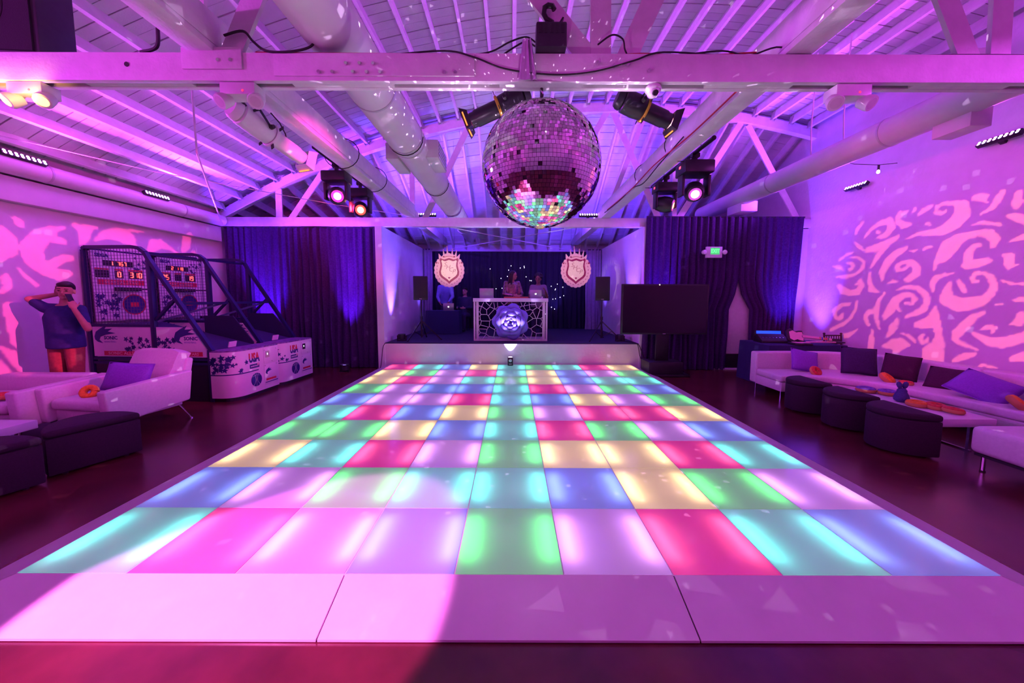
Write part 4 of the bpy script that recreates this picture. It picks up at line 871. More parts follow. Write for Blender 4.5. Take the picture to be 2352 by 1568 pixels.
def arcade(lab, loc, rz, d_top, d_row, far_side=False, seed=0):
    W = .95; X, Y, Z = Vector((1, 0, 0)), Vector((0, 1, 0)), Vector((0, 0, 1)); r = random.Random(seed)
    t = thing('basketball_arcade', lab, 'arcade game', loc, rz, None)
    # front cabinet with one rounded corner
    R = .24; pl = [(2.0, W - .01), (2.0, 0.0)] + [(2.38 - R + R * math.sin(a), R - R * math.cos(a)) for a in np.linspace(0, PI / 2, 9)] + [(2.38, W - .01)]
    fc = MB().prism(pl, (0, 0, .06), X, Y, (0, 0, .72)).build('front_cabinet', ACW, t, smooth=.5)
    MB().prism([(a - .02 if a > 2.05 else a + .01, min(max(b, .02), W - .03)) for a, b in pl], (0, 0, .0), X, Y, (0, 0, .059)).build('plinth', DARKP, t)
    tp = MB().prism(pl, (0, 0, .781), X, Y, (0, 0, .022)).build('cabinet_top', mat('cabinet_top_print', (.20, .10, .30), .5, var=.5, scale=18), t)
    # prints that wrap the rounded corner
    def wrap(q):        # q = arc length from the machine side around the corner, then along the front
        L = R * PI / 2
        if q < 0: return Vector((2.14 + q, -.001, 0)), X, -Y
        if q < L:
            a = q / R; return Vector((2.38 - R + R * math.sin(a), R - R * math.cos(a), 0)) + Vector((math.sin(a), -math.cos(a), 0)) * .001, Vector((math.cos(a), math.sin(a), 0)), Vector((math.sin(a), -math.cos(a), 0))
        return Vector((2.381, R + q - L, 0)), Y, X
    ms = MB()
    for k in range(44):
        q = abs(r.gauss(0, .17)) - .12 if False else -.12 + abs(r.gauss(0, .21)); z = r.uniform(.46, .70); p, u, n_ = wrap(q); star(ms, p + Z * z, r.uniform(.018, .055) * (1.25 - max(0, q)), u, Z, r.uniform(-.4, .4))
    for k in range(9):
        p, u, n_ = wrap(r.uniform(.88, 1.05)); star(ms, p + Z * r.uniform(.12, .34), .014, u, Z, r.random())
    ms.build('star_print', INK, fc, kind='stuff')
    sm = MB(); qs = np.linspace(-.14, .62, 20)
    for k in range(19):
        (p, u, n_), (p2, u2, n2) = wrap(qs[k]), wrap(qs[k + 1]); sm.add([p + Z * .415, p2 + Z * .415, p2 + Z * .432, p + Z * .432], [(0, 1, 2, 3)])
    sm.build('stripe_print', INK, fc)
    xf = 2.381
    ut = text('USA', .20, REDP, fc, (xf, .40, .635), Y, Z, bold=.010, sx=.58); me = ut.data.copy(); ut2 = ut.copy(); ut2.data = me; COL.objects.link(ut2); me.materials.clear(); me.materials.append(INK)
    for dm_, inner in ((ut.data, False), (me, True)):
        bm = bmesh.new(); bm.from_mesh(dm_); bmesh.ops.bisect_plane(bm, geom=bm.verts[:] + bm.edges[:] + bm.faces[:], plane_co=(0, -.005, 0), plane_no=(0, 1, 0), clear_outer=inner, clear_inner=not inner); bm.to_mesh(dm_); bm.free()
    MB().box(xf - .0005, xf + .001, .305, .50, .468, .535).build('caption_bar', INK, fc); text('BASKETBALL', .032, ACW, fc, (xf + .001, .40, .50), Y, Z, bold=.001, sx=.85)
    st_ = MB(); star(st_, (xf + .001, .475, .525), .034, Y, Z, .2); st_.build('star_badge', CRP, fc)
    bb = MB().lathe([(.112, -.0005), (.112, .0012)], (xf, .43, .265), 26, X).build('ball_print', INK, fc)
    ln = MB()
    for s_ in (-1, 1): ln.tube([(xf + .0015, .43 + s_ * (.016 + .064 * abs(v) ** 1.6 * (1 if v < 0 else .35)), .265 + .104 * v) for v in np.linspace(-1, 1, 12)], .0025, 4)
    ln.tube([(xf + .0015, .43, .156), (xf + .0015, .43, .374)], .0022, 4); ln.tube([(xf + .0015, .43 + .085 * v, .265 + .03 - .02 * (1 - v * v)) for v in np.linspace(-1, 1, 9)] if False else [(xf + .0015, .43 - .09, .325), (xf + .0015, .43, .348), (xf + .0015, .43 + .09, .325)], .0022, 4)
    ln.build('ball_seams', ACW, bb)
    MB().box(xf - .0005, xf + .006, .60, .90, .50, .76).build('coin_door', ACW, fc, bevel=.002); MB().box(xf - .0005, xf + .006, .60, .90, .13, .48).build('service_door', ACW, fc, bevel=.002)
    cs = MB().box(xf + .0061, xf + .012, .63, .72, .60, .71).build('coin_slot', CHROME, fc)
    MB().box(xf + .0121, xf + .0135, .668, .682, .645, .675).build('slot_light', GLOW('coin_glow', (.8, .9, 1), 3.), cs)
    sw_ = MB(); swoosh(sw_, (xf + .0062, .70, .355), .15, Y, Z); sw_.build('swoosh_print', INK, fc)
    MB().box(xf + .0062, xf + .0075, .63, .86, .20, .235).build('red_bar_print', REDP, fc); MB().box(xf + .0062, xf + .0075, .61, .90, .165, .178).build('line_print', INK, fc)
    sc = MB(); 
    for (y_, z_) in ((.62, .73), (.88, .73), (.78, .52), (.62, .46), (.88, .46)): sc.lathe([(.007, 0), (.001, .003)], (xf + .0062, y_, z_), 6, X)
    sc.build('screws', BLACKP, fc, kind='stuff')
    MB().obox((2.02, .40, .86), (.012, 0, .045), (0, .07, 0), (.008, 0, -.002)).build('rules_card', ACW, t)
    # side frames
    for sy in ((0., W) if far_side else (0.,)):
        y_ = sy + (.03 if sy == 0 else -.03)
        prof = [(.03, .0), (.03, 2.36), (.06, 2.395), (.84, 2.395), (.95, 2.375), (1.04, 2.31), (1.10, 2.20), (2.03, .80)]
        m = MB()
        for k in range(len(prof) - 1): m.bar((prof[k][0], y_, prof[k][1]), (prof[k + 1][0], y_, prof[k + 1][1]), .05, .06, (0, 1, 0))
        m.build('side_frame', FR, t)
        MB().box(1.06, 1.13, y_ - .028, y_ + .028, 0, 2.2).build('mid_post', FR, t, bevel=.004); MB().box(1.96, 2.02, y_ - .028, y_ + .028, 0, .82).build('front_post', FR, t, bevel=.004)
        for z_ in (.60, .665, 1.19): MB().box(.06, 1.98 if z_ < 1 else 1.06, y_ - .026, y_ + .026, z_ - .02, z_ + .02).build('side_rail', FR, t)
        MB().bar((1.14, y_, 1.28), (1.48, y_, 1.60), .04, .035).build('brace', FR, t)
        if sy == 0:
            p1 = MB().box(.07, 1.05, y_ - .016, y_ + .0, .70, 1.165).build('rear_side_panel', ACW, t)
            p2 = MB().prism([(1.14, .70), (1.97, .70), (1.97, .80), (1.70, 1.165), (1.14, 1.165)], (0, y_ - .016, 0), X, Z, (0, .016, 0)).build('front_side_panel', ACW, t)
            MB().box(.07, 1.95, y_ - .01, y_ + .0, .0, .58).build('lower_side_panel', DARKP, t)
            yf = y_ - .017; N = -Y
            for pn, xs, xt in ((p1, (.60, 1.04), .30), (p2, (1.15, 1.44), 1.63)):
                m = MB()
                for k in range(30): star(m, (r.uniform(*xs), yf, r.uniform(.78, .99)), r.uniform(.016, .050), X, Z, r.uniform(-.5, .5))
                m.build('star_print', INK, pn, kind='stuff')
                m = MB(); swoosh(m, (xt - .02, yf, 1.03), .36, X, Z); m.build('swoosh_print', INK, pn)
                text('SONIC', .075, INK, pn, (xt + .07, yf, .99), X, Z, bold=.002); text('BASKETBALL', .036, MAUVE, pn, (xt + .06, yf, .93), X, Z)
                cx, hw = (.62, .38) if pn is p1 else (1.56, .32)
                MB().box(cx - hw, cx + hw, yf - .001, yf + .001, .715, .785).build('red_band', REDP, pn); text('SONIC ALLSTARS', .062, CRP, pn, (cx, yf - .0022, .748), X, Z, bold=.0012, sx=.95 * hw / .38 * 1.35)
            wm = MB()
            for k in range(20): wm.bar((.07 + k * .051, y_, 1.21), (.07 + k * .051, y_, 2.37 - max(0, k - 16) * .035), .005, .005)
            for k in range(22): wm.bar((.06, y_, 1.23 + k * .052), (1.07 if k < 19 else .97, y_, 1.23 + k * .052), .005, .005)
            wm.build('wire_mesh', mat('mesh_wire', (.10, .06, .14), .5), t)
    # backboard with score displays
    xb = .10; bd = MB().box(xb - .02, xb, .06, W - .06, 1.24, 2.36).build('backboard', ACW, t)
    f = xb + .001
    def panel(nm, y0, y1, z0, z1, m, dx=.0): return MB().box(f + dx, f + dx + .004, y0, y1, z0, z1).build(nm, m, bd)
    panel('score_display', .20, .62, 2.13, 2.22, DARKP); digits(d_top, .062, (f + .006, .41, 2.175), Y, Z, bd)
    for k, (y0, y1) in enumerate(((.09, .27), (.35, .47), (.55, .76))):
        panel('score_display', y0, y1, 1.94, 2.06, DARKP); panel('caption_bar', y0, y1, 2.065, 2.09, REDP)
        if d_row[k].strip(): digits(d_row[k], .085, (f + .006, (y0 + y1) / 2, 2.0), Y, Z, bd)
    panel('red_band', .11, .78, 1.83, 1.91, REDP); text('SONIC ALLSTARS', .062, CRP, bd, (f + .006, .445, 1.868), Y, Z, bold=.001)
    text('SEGA', .075, INK, bd, (f + .003, .19, 2.29), Y, Z, bold=.004)
    m = MB()
    for k in range(34): star(m, (f, .10 + abs(r.gauss(0, .17)), r.uniform(1.28, 1.66)), r.uniform(.022, .065), Y, Z, r.uniform(-.4, .4))
    for k in range(14): star(m, (f, r.uniform(.62, .88), r.uniform(2.08, 2.30)), r.uniform(.014, .045), Y, Z, r.uniform(-.4, .4))
    m.build('star_print', INK, bd, kind='stuff')
    em = MB().lathe([(.175, 0), (.175, .003)], (f, .60, 1.50), 30, X).build('round_emblem', INK, bd)
    MB().lathe([(.176, .0), (.176, .006), (.158, .006), (.158, .0)], (f, .60, 1.50), 30, X, end=False).build('emblem_ring', REDP, em); MB().box(f + .003, f + .005, .54, .66, 1.46, 1.54).build('emblem_shield', REDP, em)
    hp = MB().tube([(xb + .26 + .20 * math.cos(a), .50 + .20 * math.sin(a), 1.76) for a in np.linspace(0, 2 * PI, 25)], .012, 6).build('hoop', DARKP, t); MB().box(xb + .001, xb + .08, .33, .67, 1.73, 1.79).build('hoop_bracket', DARKP, hp); MB().box(xb + .081, xb + .084, .48, .49, 1.765, 1.775).build('sensor_light', GLOW('sensor_yellow', (1, .8, .1), 6.), hp)
    # sloping ball deck, cheeks, cross bars
    MB().prism([(.22, 1.20), (2.0, .79), (2.0, .74), (.22, 1.15)], (0, .07, 0), X, Z, (0, W - .14, 0)).build('ball_deck', NAVY, t)
    MB().prism([(1.08, 1.0), (1.98, .79), (1.98, .84), (1.62, 1.30), (1.08, 1.30)], (0, W - .075, 0), X, Z, (0, .02, 0)).build('deck_cheek', mat('net_dark', (.012, .012, .06), .7), t)
    for x_, z_ in ((1.52, 1.53), (.99, 2.31), (.06, 2.37)): MB().box(x_ - .02, x_ + .02, .061, W - .061, z_ - .02, z_ + .02).build('cross_bar', FR, t)
    MB().bar((1.08, .0625 + .0, 1.24), (1.50, W - .1, 1.53), .03, .03).build('brace', FR, t)
    return t
a4 = -math.radians(3.5)
arcade('basketball arcade machine nearer the armchair, its display showing 310', (-6.655, 5.43, 0), a4, '1 767', (' ', '0', '310'), seed=1)
arcade('basketball arcade machine nearer the curtain, its displays showing 25 and 19', (-6.655 + .962 * math.sin(-a4), 5.43 + .962 * math.cos(a4), 0), a4, '2 118', ('25', ' ', '19'), True, seed=2)
# ================================================================== lounge seating
def pillow(name, lab, m, loc, rot, w_, h_, th, mt):
    def fn(u, v, s):
        x, z = (u - .5) * 2, (v - .5) * 2; e = max(0, (1 - x * x)) ** .45 * max(0, (1 - z * z)) ** .45
        pin = 1 - .06 * (1 - abs(x)) * abs(z) - .0
        return (x * w_ / 2 * (1 - .05 * (1 - z * z) * 0 - .04 * (1 - abs(z)) * abs(x) * 0) * pin, s * th / 2 * e, z * h_ / 2 * (1 - .06 * (1 - abs(x)) * abs(z)))
    p = MB().grid(12, 12, lambda u, v: fn(u, v, -1)).grid(12, 12, lambda u, v: fn(u, v, 1))
    me = p.mesh(name, mt, smooth=1.5); bm = bmesh.new(); bm.from_mesh(me); bmesh.ops.remove_doubles(bm, verts=bm.verts, dist=.0005); bmesh.ops.recalc_face_normals(bm, faces=bm.faces); bm.to_mesh(me); bm.free()
    root = link(name, me, None, loc, rot, lab, 'pillow'); root.rotation_mode = 'YXZ'; root.rotation_euler = rot
    pp = [(x * w_ / 2, 0, z * h_ / 2) for x, z in ((-1, -1), (1, -1), (1, 1), (-1, 1), (-1, -1))]
    pts = []
    for k in range(4):
        a, b = Vector(pp[k]), Vector(pp[k + 1])
        for i in range(6):
            t_ = i / 6; q = a.lerp(b, t_); q *= 1 - .06 * (1 - abs(2 * t_ - 1)) * 1; pts.append(q)
    pts.append(Vector(pp[4])); MB().tube(pts, .006, 5).build('piping', mt, root); return root
def armchair(lab, loc, rz, w_, name='armchair', group=None):
    """low lounge chair, faces -y: flared arms, seat cushion, raked tufted back, splayed chrome legs"""
    t = thing(name, lab, 'armchair' if name == 'armchair' else 'sofa', loc, rz, group); hw = w_ / 2
    MB().box(-hw + .10, hw - .10, -.36, .40, .20, .34).build('seat_base', UPH, t, bevel=.02)
    MB().box(-hw + .125, hw - .125, -.42, .30, .345, .475).build('seat_cushion', UPH, t, bevel=.05, seg=4)
    for sx in (-1, 1):
        pl = [(-.43, .20), (.42, .27), (.47, .66), (-.46, .60)]
        o = MB().prism(pl, (sx * (hw - .055) - .055, 0, 0), (0, 1, 0), (0, 0, 1), (.11, 0, 0)).build('arm', UPH, t, bevel=.022, seg=3)
    n = max(1, int(round(w_ / .8)))
    for k in range(n):
        x0 = -hw + .13 + k * (w_ - .26) / n; x1 = x0 + (w_ - .26) / n - .006
        def fn(u, v, x0=x0, x1=x1):
            return (x0 + (x1 - x0) * u, .20 + .22 * v - .05 * math.sin(PI * u) * math.sin(PI * min(1, v * 1.02)) + .012 * (1 - min(1, 9 * abs(v - .55))) , .47 + .48 * v - .05 * (2 * abs(u - .5)) ** 3 * v)
        MB().sheet(14, 12, fn, (0, .15, -.03)).build('back_cushion', UPH, t, bevel=.0, smooth=1.2)
    MB().prism([(.36, .34), (.50, .34), (.60, .80), (.50, .82)], (-hw + .12, 0, 0), (0, 1, 0), (0, 0, 1), (w_ - .24, 0, 0)).build('back_frame', UPH, t, bevel=.03, seg=3)
    for sx in (-1, 1):
        for yy, ly in ((-.34, -.06), (.36, .10)):
            l = MB().cyl((sx * (hw - .12), yy, .21), (sx * (hw - .07), yy + ly, .012), .018, .008, 8).build('leg', CHROME, t, smooth=.6)
            MB().cyl((sx * (hw - .07), yy + ly, 0), (sx * (hw - .07), yy + ly, .012), .022, n=10).build('glide', CHROME, l)
    return t
armchair('white armchair with a purple pillow in front of the arcade machines', (-4.83, 4.22, 0), -.14, .96)
ls = thing('lounge_sofa', 'white low sofa cut by the picture edge beside the armchair', 'sofa', (-6.00, 4.12, 0))
MB().box(-.58, .52, -.36, .36, .18, .33).build('seat_base', UPH, ls, bevel=.02); MB().box(-.58, .49, -.42, .22, .335, .46).build('seat_cushion', UPH, ls, bevel=.05, seg=4)
MB().prism([(-.42, .18), (.42, .22), (.46, .63), (-.45, .60)], (.53, 0, 0), (0, 1, 0), (0, 0, 1), (.12, 0, 0)).build('arm', UPH, ls, bevel=.022, seg=3); MB().box(-.58, .52, .25, .45, .30, .64).build('backrest', UPH, ls, bevel=.04, seg=4)
for sx in (-.5, .5):
    for sy in (-.32, .34): MB().cyl((sx, sy, .19), (sx, sy * 1.12, 0), .018, .009, 8).build('leg', CHROME, ls)
pillow('pillow', 'purple satin pillow leaning in the armchair', None, (-4.70, 4.20, .66), (-.38, .10, .25), .46, .34, .16, PURPLE)
DON = mat('orange_icing', (.90, .28, .02), .6, var=.2, scale=40); DON2 = mat('red_icing', (.60, .06, .04), .6, var=.3, scale=40); DON3 = mat('violet_icing', (.20, .10, .45), .6, var=.3, scale=40)
def ring(lab, loc, rot, R, r_, m, name='donut_toy', sprinkles=True):
    t = link(name, MB().tube([(R * math.cos(a), R * math.sin(a), 0) for a in np.linspace(0, 2 * PI, 21)], r_, 10).mesh(name, mat('dough', (.62, .30, .10), .8), smooth=1.2), None, loc, rot, lab, 'donut toy')
    MB().tube([(R * math.cos(a), R * math.sin(a), r_ * .35) for a in np.linspace(0, 2 * PI, 21)], r_ * .86, 10).build('icing', m, t, smooth=1.2)
    return t
ring('orange donut toy on the seat of the armchair', (-4.92, 3.98, .53), (1.1, 0, .4), .052, .034, DON)
ring('orange donut toy lying on the low table beside the ottomans', (-5.02, 3.10, .436), (0, 0, 0), .05, .03, DON)
ring('dark red donut toy behind the orange one on the low table', (-5.06, 3.24, .436), (0, 0, 0), .05, .03, DON2)
ring('dark red donut toy on the lounge sofa seat', (-5.78, 3.86, .507), (0, 0, 0), .055, .034, DON2)
def low_table(lab, loc, rz, lx, ly, zt=.40):
    t = thing('coffee_table', lab, 'table', loc, rz)
    MB().box(-lx / 2, lx / 2, -ly / 2, ly / 2, zt - .085, zt).build('top', mat('table_white', (.78, .75, .77), .4, var=.03), t, bevel=.006)
    for sx in (-1, 1):
        l = MB().bar((sx * lx * .36, -ly * .4, 0.008), (sx * lx * .36, ly * .4, 0.008), .03, .014).build('sled_foot', CHROME, t)
        for sy in (-1, 1): MB().bar((sx * lx * .36, sy * ly * .38, .014), (sx * lx * .36, sy * ly * .38, zt - .086), .025, .025).build('leg', CHROME, t)
    return t
low_table('white low table between the lounge sofa and two plum ottomans', (-5.30, 3.02, 0), 0., 1.05, .80)
low_table('white low table in front of the sectional sofa', (4.74, 4.12, 0), 0., .56, 1.22)
def ottoman(lab, loc, rz, w_=.60, dp=.42, hh=.43):
    """D-shaped: flat side +x"""
    t = thing('ottoman', lab, 'ottoman', loc, rz)
    pl = [(0, -w_ / 2)] + [(-dp * math.cos(a) , w_ / 2 * math.sin(a)) for a in np.linspace(-1.5, 1.5, 21)] + [(0, w_ / 2)]
    MB().prism(pl, (0, 0, .02), (1, 0, 0), (0, 1, 0), (0, 0, hh - .02 - .07)).build('body', PLUM, t, bevel=.015, seg=2)
    MB().prism([(a * 1.01 + .002, b * 1.01) for a, b in pl], (0, 0, hh - .068), (1, 0, 0), (0, 1, 0), (0, 0, .068)).build('seat_pad', PLUM, t, bevel=.03, seg=4)
    for a, b in ((-.06, -.2), (-.06, .2), (-.3, 0)): MB().cyl((a, b, 0), (a, b, .02), .02, n=8).build('foot', BLACKP, t)
    return t
ottoman('plum ottoman by the low table that stands farthest along the sectional sofa', (4.45, 5.02, 0), 0., .56, .38, .46)
ottoman('plum ottoman in the middle of the three beside the low table', (4.44, 4.38, 0), 0., .56, .38, .46)
ottoman('plum ottoman of the three that stands closest to the white bench', (4.37, 3.72, 0), 0., .58, .40, .46)
ottoman('plum ottoman beside the front leg of the armchair', (-4.02, 3.28, 0), -.42, .62, .46)
ottoman('plum ottoman cut by the picture edge below the low table', (-4.17, 2.64, 0), -.42, .60, .46)
# sectional sofa along the wall
FE = [(4.30, 5.46), (4.7, 5.47), (5.05, 5.40), (5.32, 5.14), (5.46, 4.75), (5.54, 4.2), (5.58, 3.6), (5.62, 2.9), (5.66, 2.0)]
BE = [(4.30, 6.05), (4.9, 6.06), (5.55, 6.02), (6.02, 5.76), (6.22, 5.25), (6.28, 4.6), (6.32, 3.8), (6.36, 2.9), (6.40, 2.0)]
OE = [(4.30, 6.22), (4.9, 6.24), (5.62, 6.20), (6.22, 5.90), (6.46, 5.35), (6.52, 4.6), (6.55, 3.8), (6.58, 2.9), (6.60, 2.0)]
def loft(a, b, z0, z1, za=None):
    def fn(u, v):
        k = min(len(a) - 2, int(u * (len(a) - 1))); f = u * (len(a) - 1) - k
        def L(c): return Vector(c[k]).lerp(Vector(c[k + 1]), f)
        p = L(a).lerp(L(b), v); return (p.x, p.y, z1)
    return MB().sheet(32, 4, fn, (0, 0, z0 - z1))
sofa = thing('sectional_sofa', 'long white sectional sofa curving along the wall below the gobo pattern', 'sofa', (0, 0, 0))
loft(FE, BE, .15, .30).build('seat_base', UPH, sofa, bevel=.01)
loft([(a - .02, b - .01) for a, b in FE], BE, .302, .41).build('seat_cushion', UPH, sofa, bevel=.03, seg=3)
for k, (i0, i1) in enumerate(((0, 3), (3, 5), (5, 7), (7, 9))):
    b_, o_ = BE[i0:i1 + (1 if i1 < 9 else 0)], OE[i0:i1 + (1 if i1 < 9 else 0)]
    if len(b_) > 1: loft(b_, o_, .152, .70).build('back_section', UPH, sofa, bevel=.03, seg=3)
for x_, y_ in ((4.36, 5.54), (4.36, 6.12), (5.50, 5.2), (5.66, 3.9), (6.4, 4.6), (5.72, 2.7), (6.1, 5.8)): MB().cyl((x_, y_, 0), (x_, y_, .15), .014, n=8).build('leg', CHROME, sofa)
be = thing('bench', 'white upholstered bench cut by the picture edge', 'bench', (4.88, 2.78, 0))
MB().box(-.45, .45, -.52, .50, .17, .43).build('cushion', UPH, be, bevel=.05, seg=4); MB().box(-.42, .42, -.49, .47, .145, .169).build('frame', BLACKP, be)
for sx in (-1, 1):
    for sy in (-1, 1):
        l = MB().cyl((sx * .39, sy * .42, .012), (sx * .39, sy * .42, .145), .016, n=8).build('leg', CHROME, be); MB().cyl((sx * .39, sy * .42, 0), (sx * .39, sy * .42, .012), .02, n=8).build('glide', BLACKP, l)
DNAVY = mat('midnight_fabric', (.035, .015, .075), .8, var=.2, scale=60); DPLUM = mat('dark_plum_fabric', (.05, .008, .035), .85, var=.2, scale=60)
pillow('pillow', 'small purple pillow at the curtain end of the sectional sofa', None, (4.98, 5.86, .58), (-.45, .22, -.05), .42, .38, .14, PURPLE)
pillow('pillow', 'large midnight-blue pillow standing in the corner of the sectional sofa', None, (5.62, 5.58, .63), (-.30, .06, -.35), .46, .44, .16, DNAVY)
pillow('pillow', 'plum pillow leaning next to the large midnight-blue pillow', None, (5.90, 5.22, .60), (-.32, .10, -.85), .38, .38, .15, DPLUM)
pillow('pillow', 'dark plum pillow lying behind the big purple pillow', None, (6.06, 4.72, .53), (-.85, .05, -1.0), .46, .40, .14, DPLUM)
pillow('pillow', 'big purple pillow lying on the wall side of the sectional sofa', None, (5.86, 4.25, .545), (-.98, .62, -.70), .50, .48, .15, PURPLE)
pillow('pillow', 'dark plum pillow at the picture edge beside the big purple pillow', None, (6.08, 3.72, .53), (-.8, .0, -1.2), .44, .40, .14, DPLUM)
ring('red donut toy against the small purple pillow', (4.95, 5.60, .455), (.9, .3, 0), .058, .036, DON2)
ring('orange and red donut toy below the plum pillow', (5.60, 5.12, .452), (.7, .2, .3), .066, .040, DON)
ring('flat red donut toy on the seat edge below the plum pillow', (5.66, 4.92, .433), (0, 0, 0), .055, .026, DON2)
ring('orange donut toy at the picture edge by the big purple pillow', (5.70, 3.84, .465), (.8, .2, .6), .068, .042, DON)
ring('violet donut toy on the low table behind the rabbit', (4.72, 4.56, .43), (0, 0, 0), .075, .030, DON3)
ring('second violet donut toy on the low table behind the rabbit', (4.86, 4.42, .43), (0, 0, .5), .070, .030, DON3)
ring('orange donut toy beside the rabbit on the low table', (4.68, 3.94, .43), (0, 0, 0), .065, .030, DON)
ring('red donut toy in the cluster on the low table', (4.78, 3.84, .43), (.1, 0, 0), .060, .030, DON2)
ring('dark red donut toy nearest the table end', (4.80, 3.70, .43), (0, .1, 0), .058, .028, DON2)
rb = thing('rabbit_ornament', 'blue rabbit-eared ornament standing on the low table', 'ornament', (4.70, 4.12, .40))
RBM = mat('blue_flock', (.07, .06, .22), .85, var=.15, scale=80)
MB().lathe([(.035, 0), (.065, .02), (.07, .06), (.055, .10), (.045, .12), (.045, .14), (.03, .165), (.005, .17)], n=20).build('body', RBM, rb, smooth=1.2)
for sx in (-1, 1): MB().lathe([(.008, 0), (.022, .03), (.026, .06), (.018, .085), (.003, .095)], (sx * .022, 0, .155), 12, (sx * .3, 0, 1)).build('ear', RBM, rb, smooth=1.2)
# cloth-covered table with consoles behind the sofa
nt_ = thing('games_table', 'long table under a navy cloth behind the sectional sofa', 'table', (5.46, 6.78, 0))
def skirt(u, v):
    per = [(-.72, -.42), (.72, -.42), (.72, .42), (-.72, .42), (-.72, -.42)]; k = min(3, int(u * 4)); f = u * 4 - k; a, b = Vector(per[k]), Vector(per[k + 1]); p = a.lerp(b, f) * (1 + .05 * (1 - v)); q = p.normalized() * (.012 * math.sin(90 * u) * (1 - v)); p += q
    return (p.x, p.y, .004 + .766 * v)
MB().sheet(88, 6, skirt, (0, 0, .0005)).build('cloth_skirt', NAVY, nt_, smooth=1.); MB().box(-.72, .72, -.42, .42, .752, .775).build('cloth_top', NAVY, nt_, bevel=.006)
for sx in (-1, 1):
    for sy in (-1, 1): MB().cyl((sx * .66, sy * .36, 0), (sx * .66, sy * .36, .75), .016, n=8).build('leg', BLACK, nt_)
gc = thing('sound_console', 'black console with a blue-lit display on the navy table', 'console', (5.12, 6.84, .776), -.15)
MB().prism([(-.16, 0), (.18, 0), (.18, .16), (.05, .16), (-.16, .045)], (-.24, 0, 0), (0, 1, 0), (0, 0, 1), (.48, 0, 0)).build('body', BLACKP, gc, bevel=.008)
MB().obox((0, .10, .185), (.22, 0, 0), (0, .004, .028), (0, -.006, .001)).build('display', mat('blue_lcd', (.01, .02, .2), .3, emit=(.01, .05, 1), es=2.2), gc)
for k in range(7): MB().cyl((-.18 + k * .06, -.06, .08), (-.18 + k * .06, -.068, .10), .012, n=8).build('knob', CHROME, gc)
MB().obox((0, .125, .17), (.25, 0, 0), (0, .012, 0), (0, 0, .055)).build('display_hood', BLACKP, gc)
def guitar(lab, loc, rz, tilt, m):
    t = thing('toy_guitar', lab, 'toy guitar', loc, rz); t.rotation_euler = (tilt, .12 if tilt else 0, rz)
    out = [(-.22, .10), (-.14, .15), (-.06, .10), (0, .12), (.07, .13), (.08, .05), (.05, .03), (.05, -.03), (.08, -.05), (.07, -.13), (0, -.12), (-.06, -.10), (-.14, -.15), (-.22, -.10)]
    MB().prism(out, (0, 0, 0), (1, 0, 0), (0, 1, 0), (0, 0, .04)).build('body', BLACKP, t, bevel=.008)
    MB().prism([(a * .8, b * .7) for a, b in out], (0, 0, .041), (1, 0, 0), (0, 1, 0), (0, 0, .003)).build('pick_guard', m, t)
    MB().box(.05, .56, -.024, .024, .042, .064).build('neck', m, t, bevel=.004); MB().prism([(.56, -.024), (.70, -.05), (.70, .04), (.56, .024)], (0, 0, .040), (1, 0, 0), (0, 1, 0), (0, 0, .02)).build('headstock', BLACKP, t)
    for k in range(5): MB().box(.48 - k * .035, .50 - k * .035, -.022, .022, .065, .071).build('fret_button', mat('fret_%d' % k, ((.1, .5, .1), (.6, .05, .05), (.6, .5, .05), (.05, .1, .6), (.6, .3, .05))[k], .4), t)
    return t
GP = mat('guitar_pink', (.75, .45, .52), .35)
guitar('toy guitar leaning back on the navy table beside the blue-lit console', (5.50, 6.66, .90), -.12, 1.05, GP)
guitar('toy guitar lying flat at the front of the navy table', (5.45, 6.46, .777), -.05, .0, GP)
# dark wooden chair behind the sofa
ch = thing('chiavari_chair', 'dark wooden spindle-back chair behind the sectional sofa corner', 'chair', (6.44, 6.74, 0), .0); WD = mat('dark_wood', (.05, .02, .015), .45, var=.2)
MB().box(-.19, .19, -.19, .19, .43, .46).build('seat', mat('seat_pad_white', (.7, .66, .68), .6), ch, bevel=.01)
for sx in (-1, 1):
    MB().cyl((sx * .17, -.17, 0), (sx * .17, -.17, .43), .016, n=8).build('leg', WD, ch); MB().tube([(sx * .17, .17, 0), (sx * .17, .18, .45), (sx * .17, .22, .93)], .016, 8).build('leg', WD, ch)
    MB().lathe([(.018, 0), (.024, .012), (.012, .03)], (sx * .17, .222, .925), 8).build('finial', WD, ch)
for z_ in (.74, .90): MB().bar((-.17, .18 + .04 * (z_ - .45) / .48, z_), (.17, .18 + .04 * (z_ - .45) / .48, z_), .018, .025).build('back_rail', WD, ch)
for k in range(6): MB().cyl((-.12 + k * .048, .204, .75), (-.12 + k * .048, .217, .89), .008, n=6).build('spindle', WD, ch)
for sx in (-1, 1): MB().cyl((sx * .17, -.17, .2), (sx * .17, .172, .2), .01, n=6).build('stretcher', WD, ch)
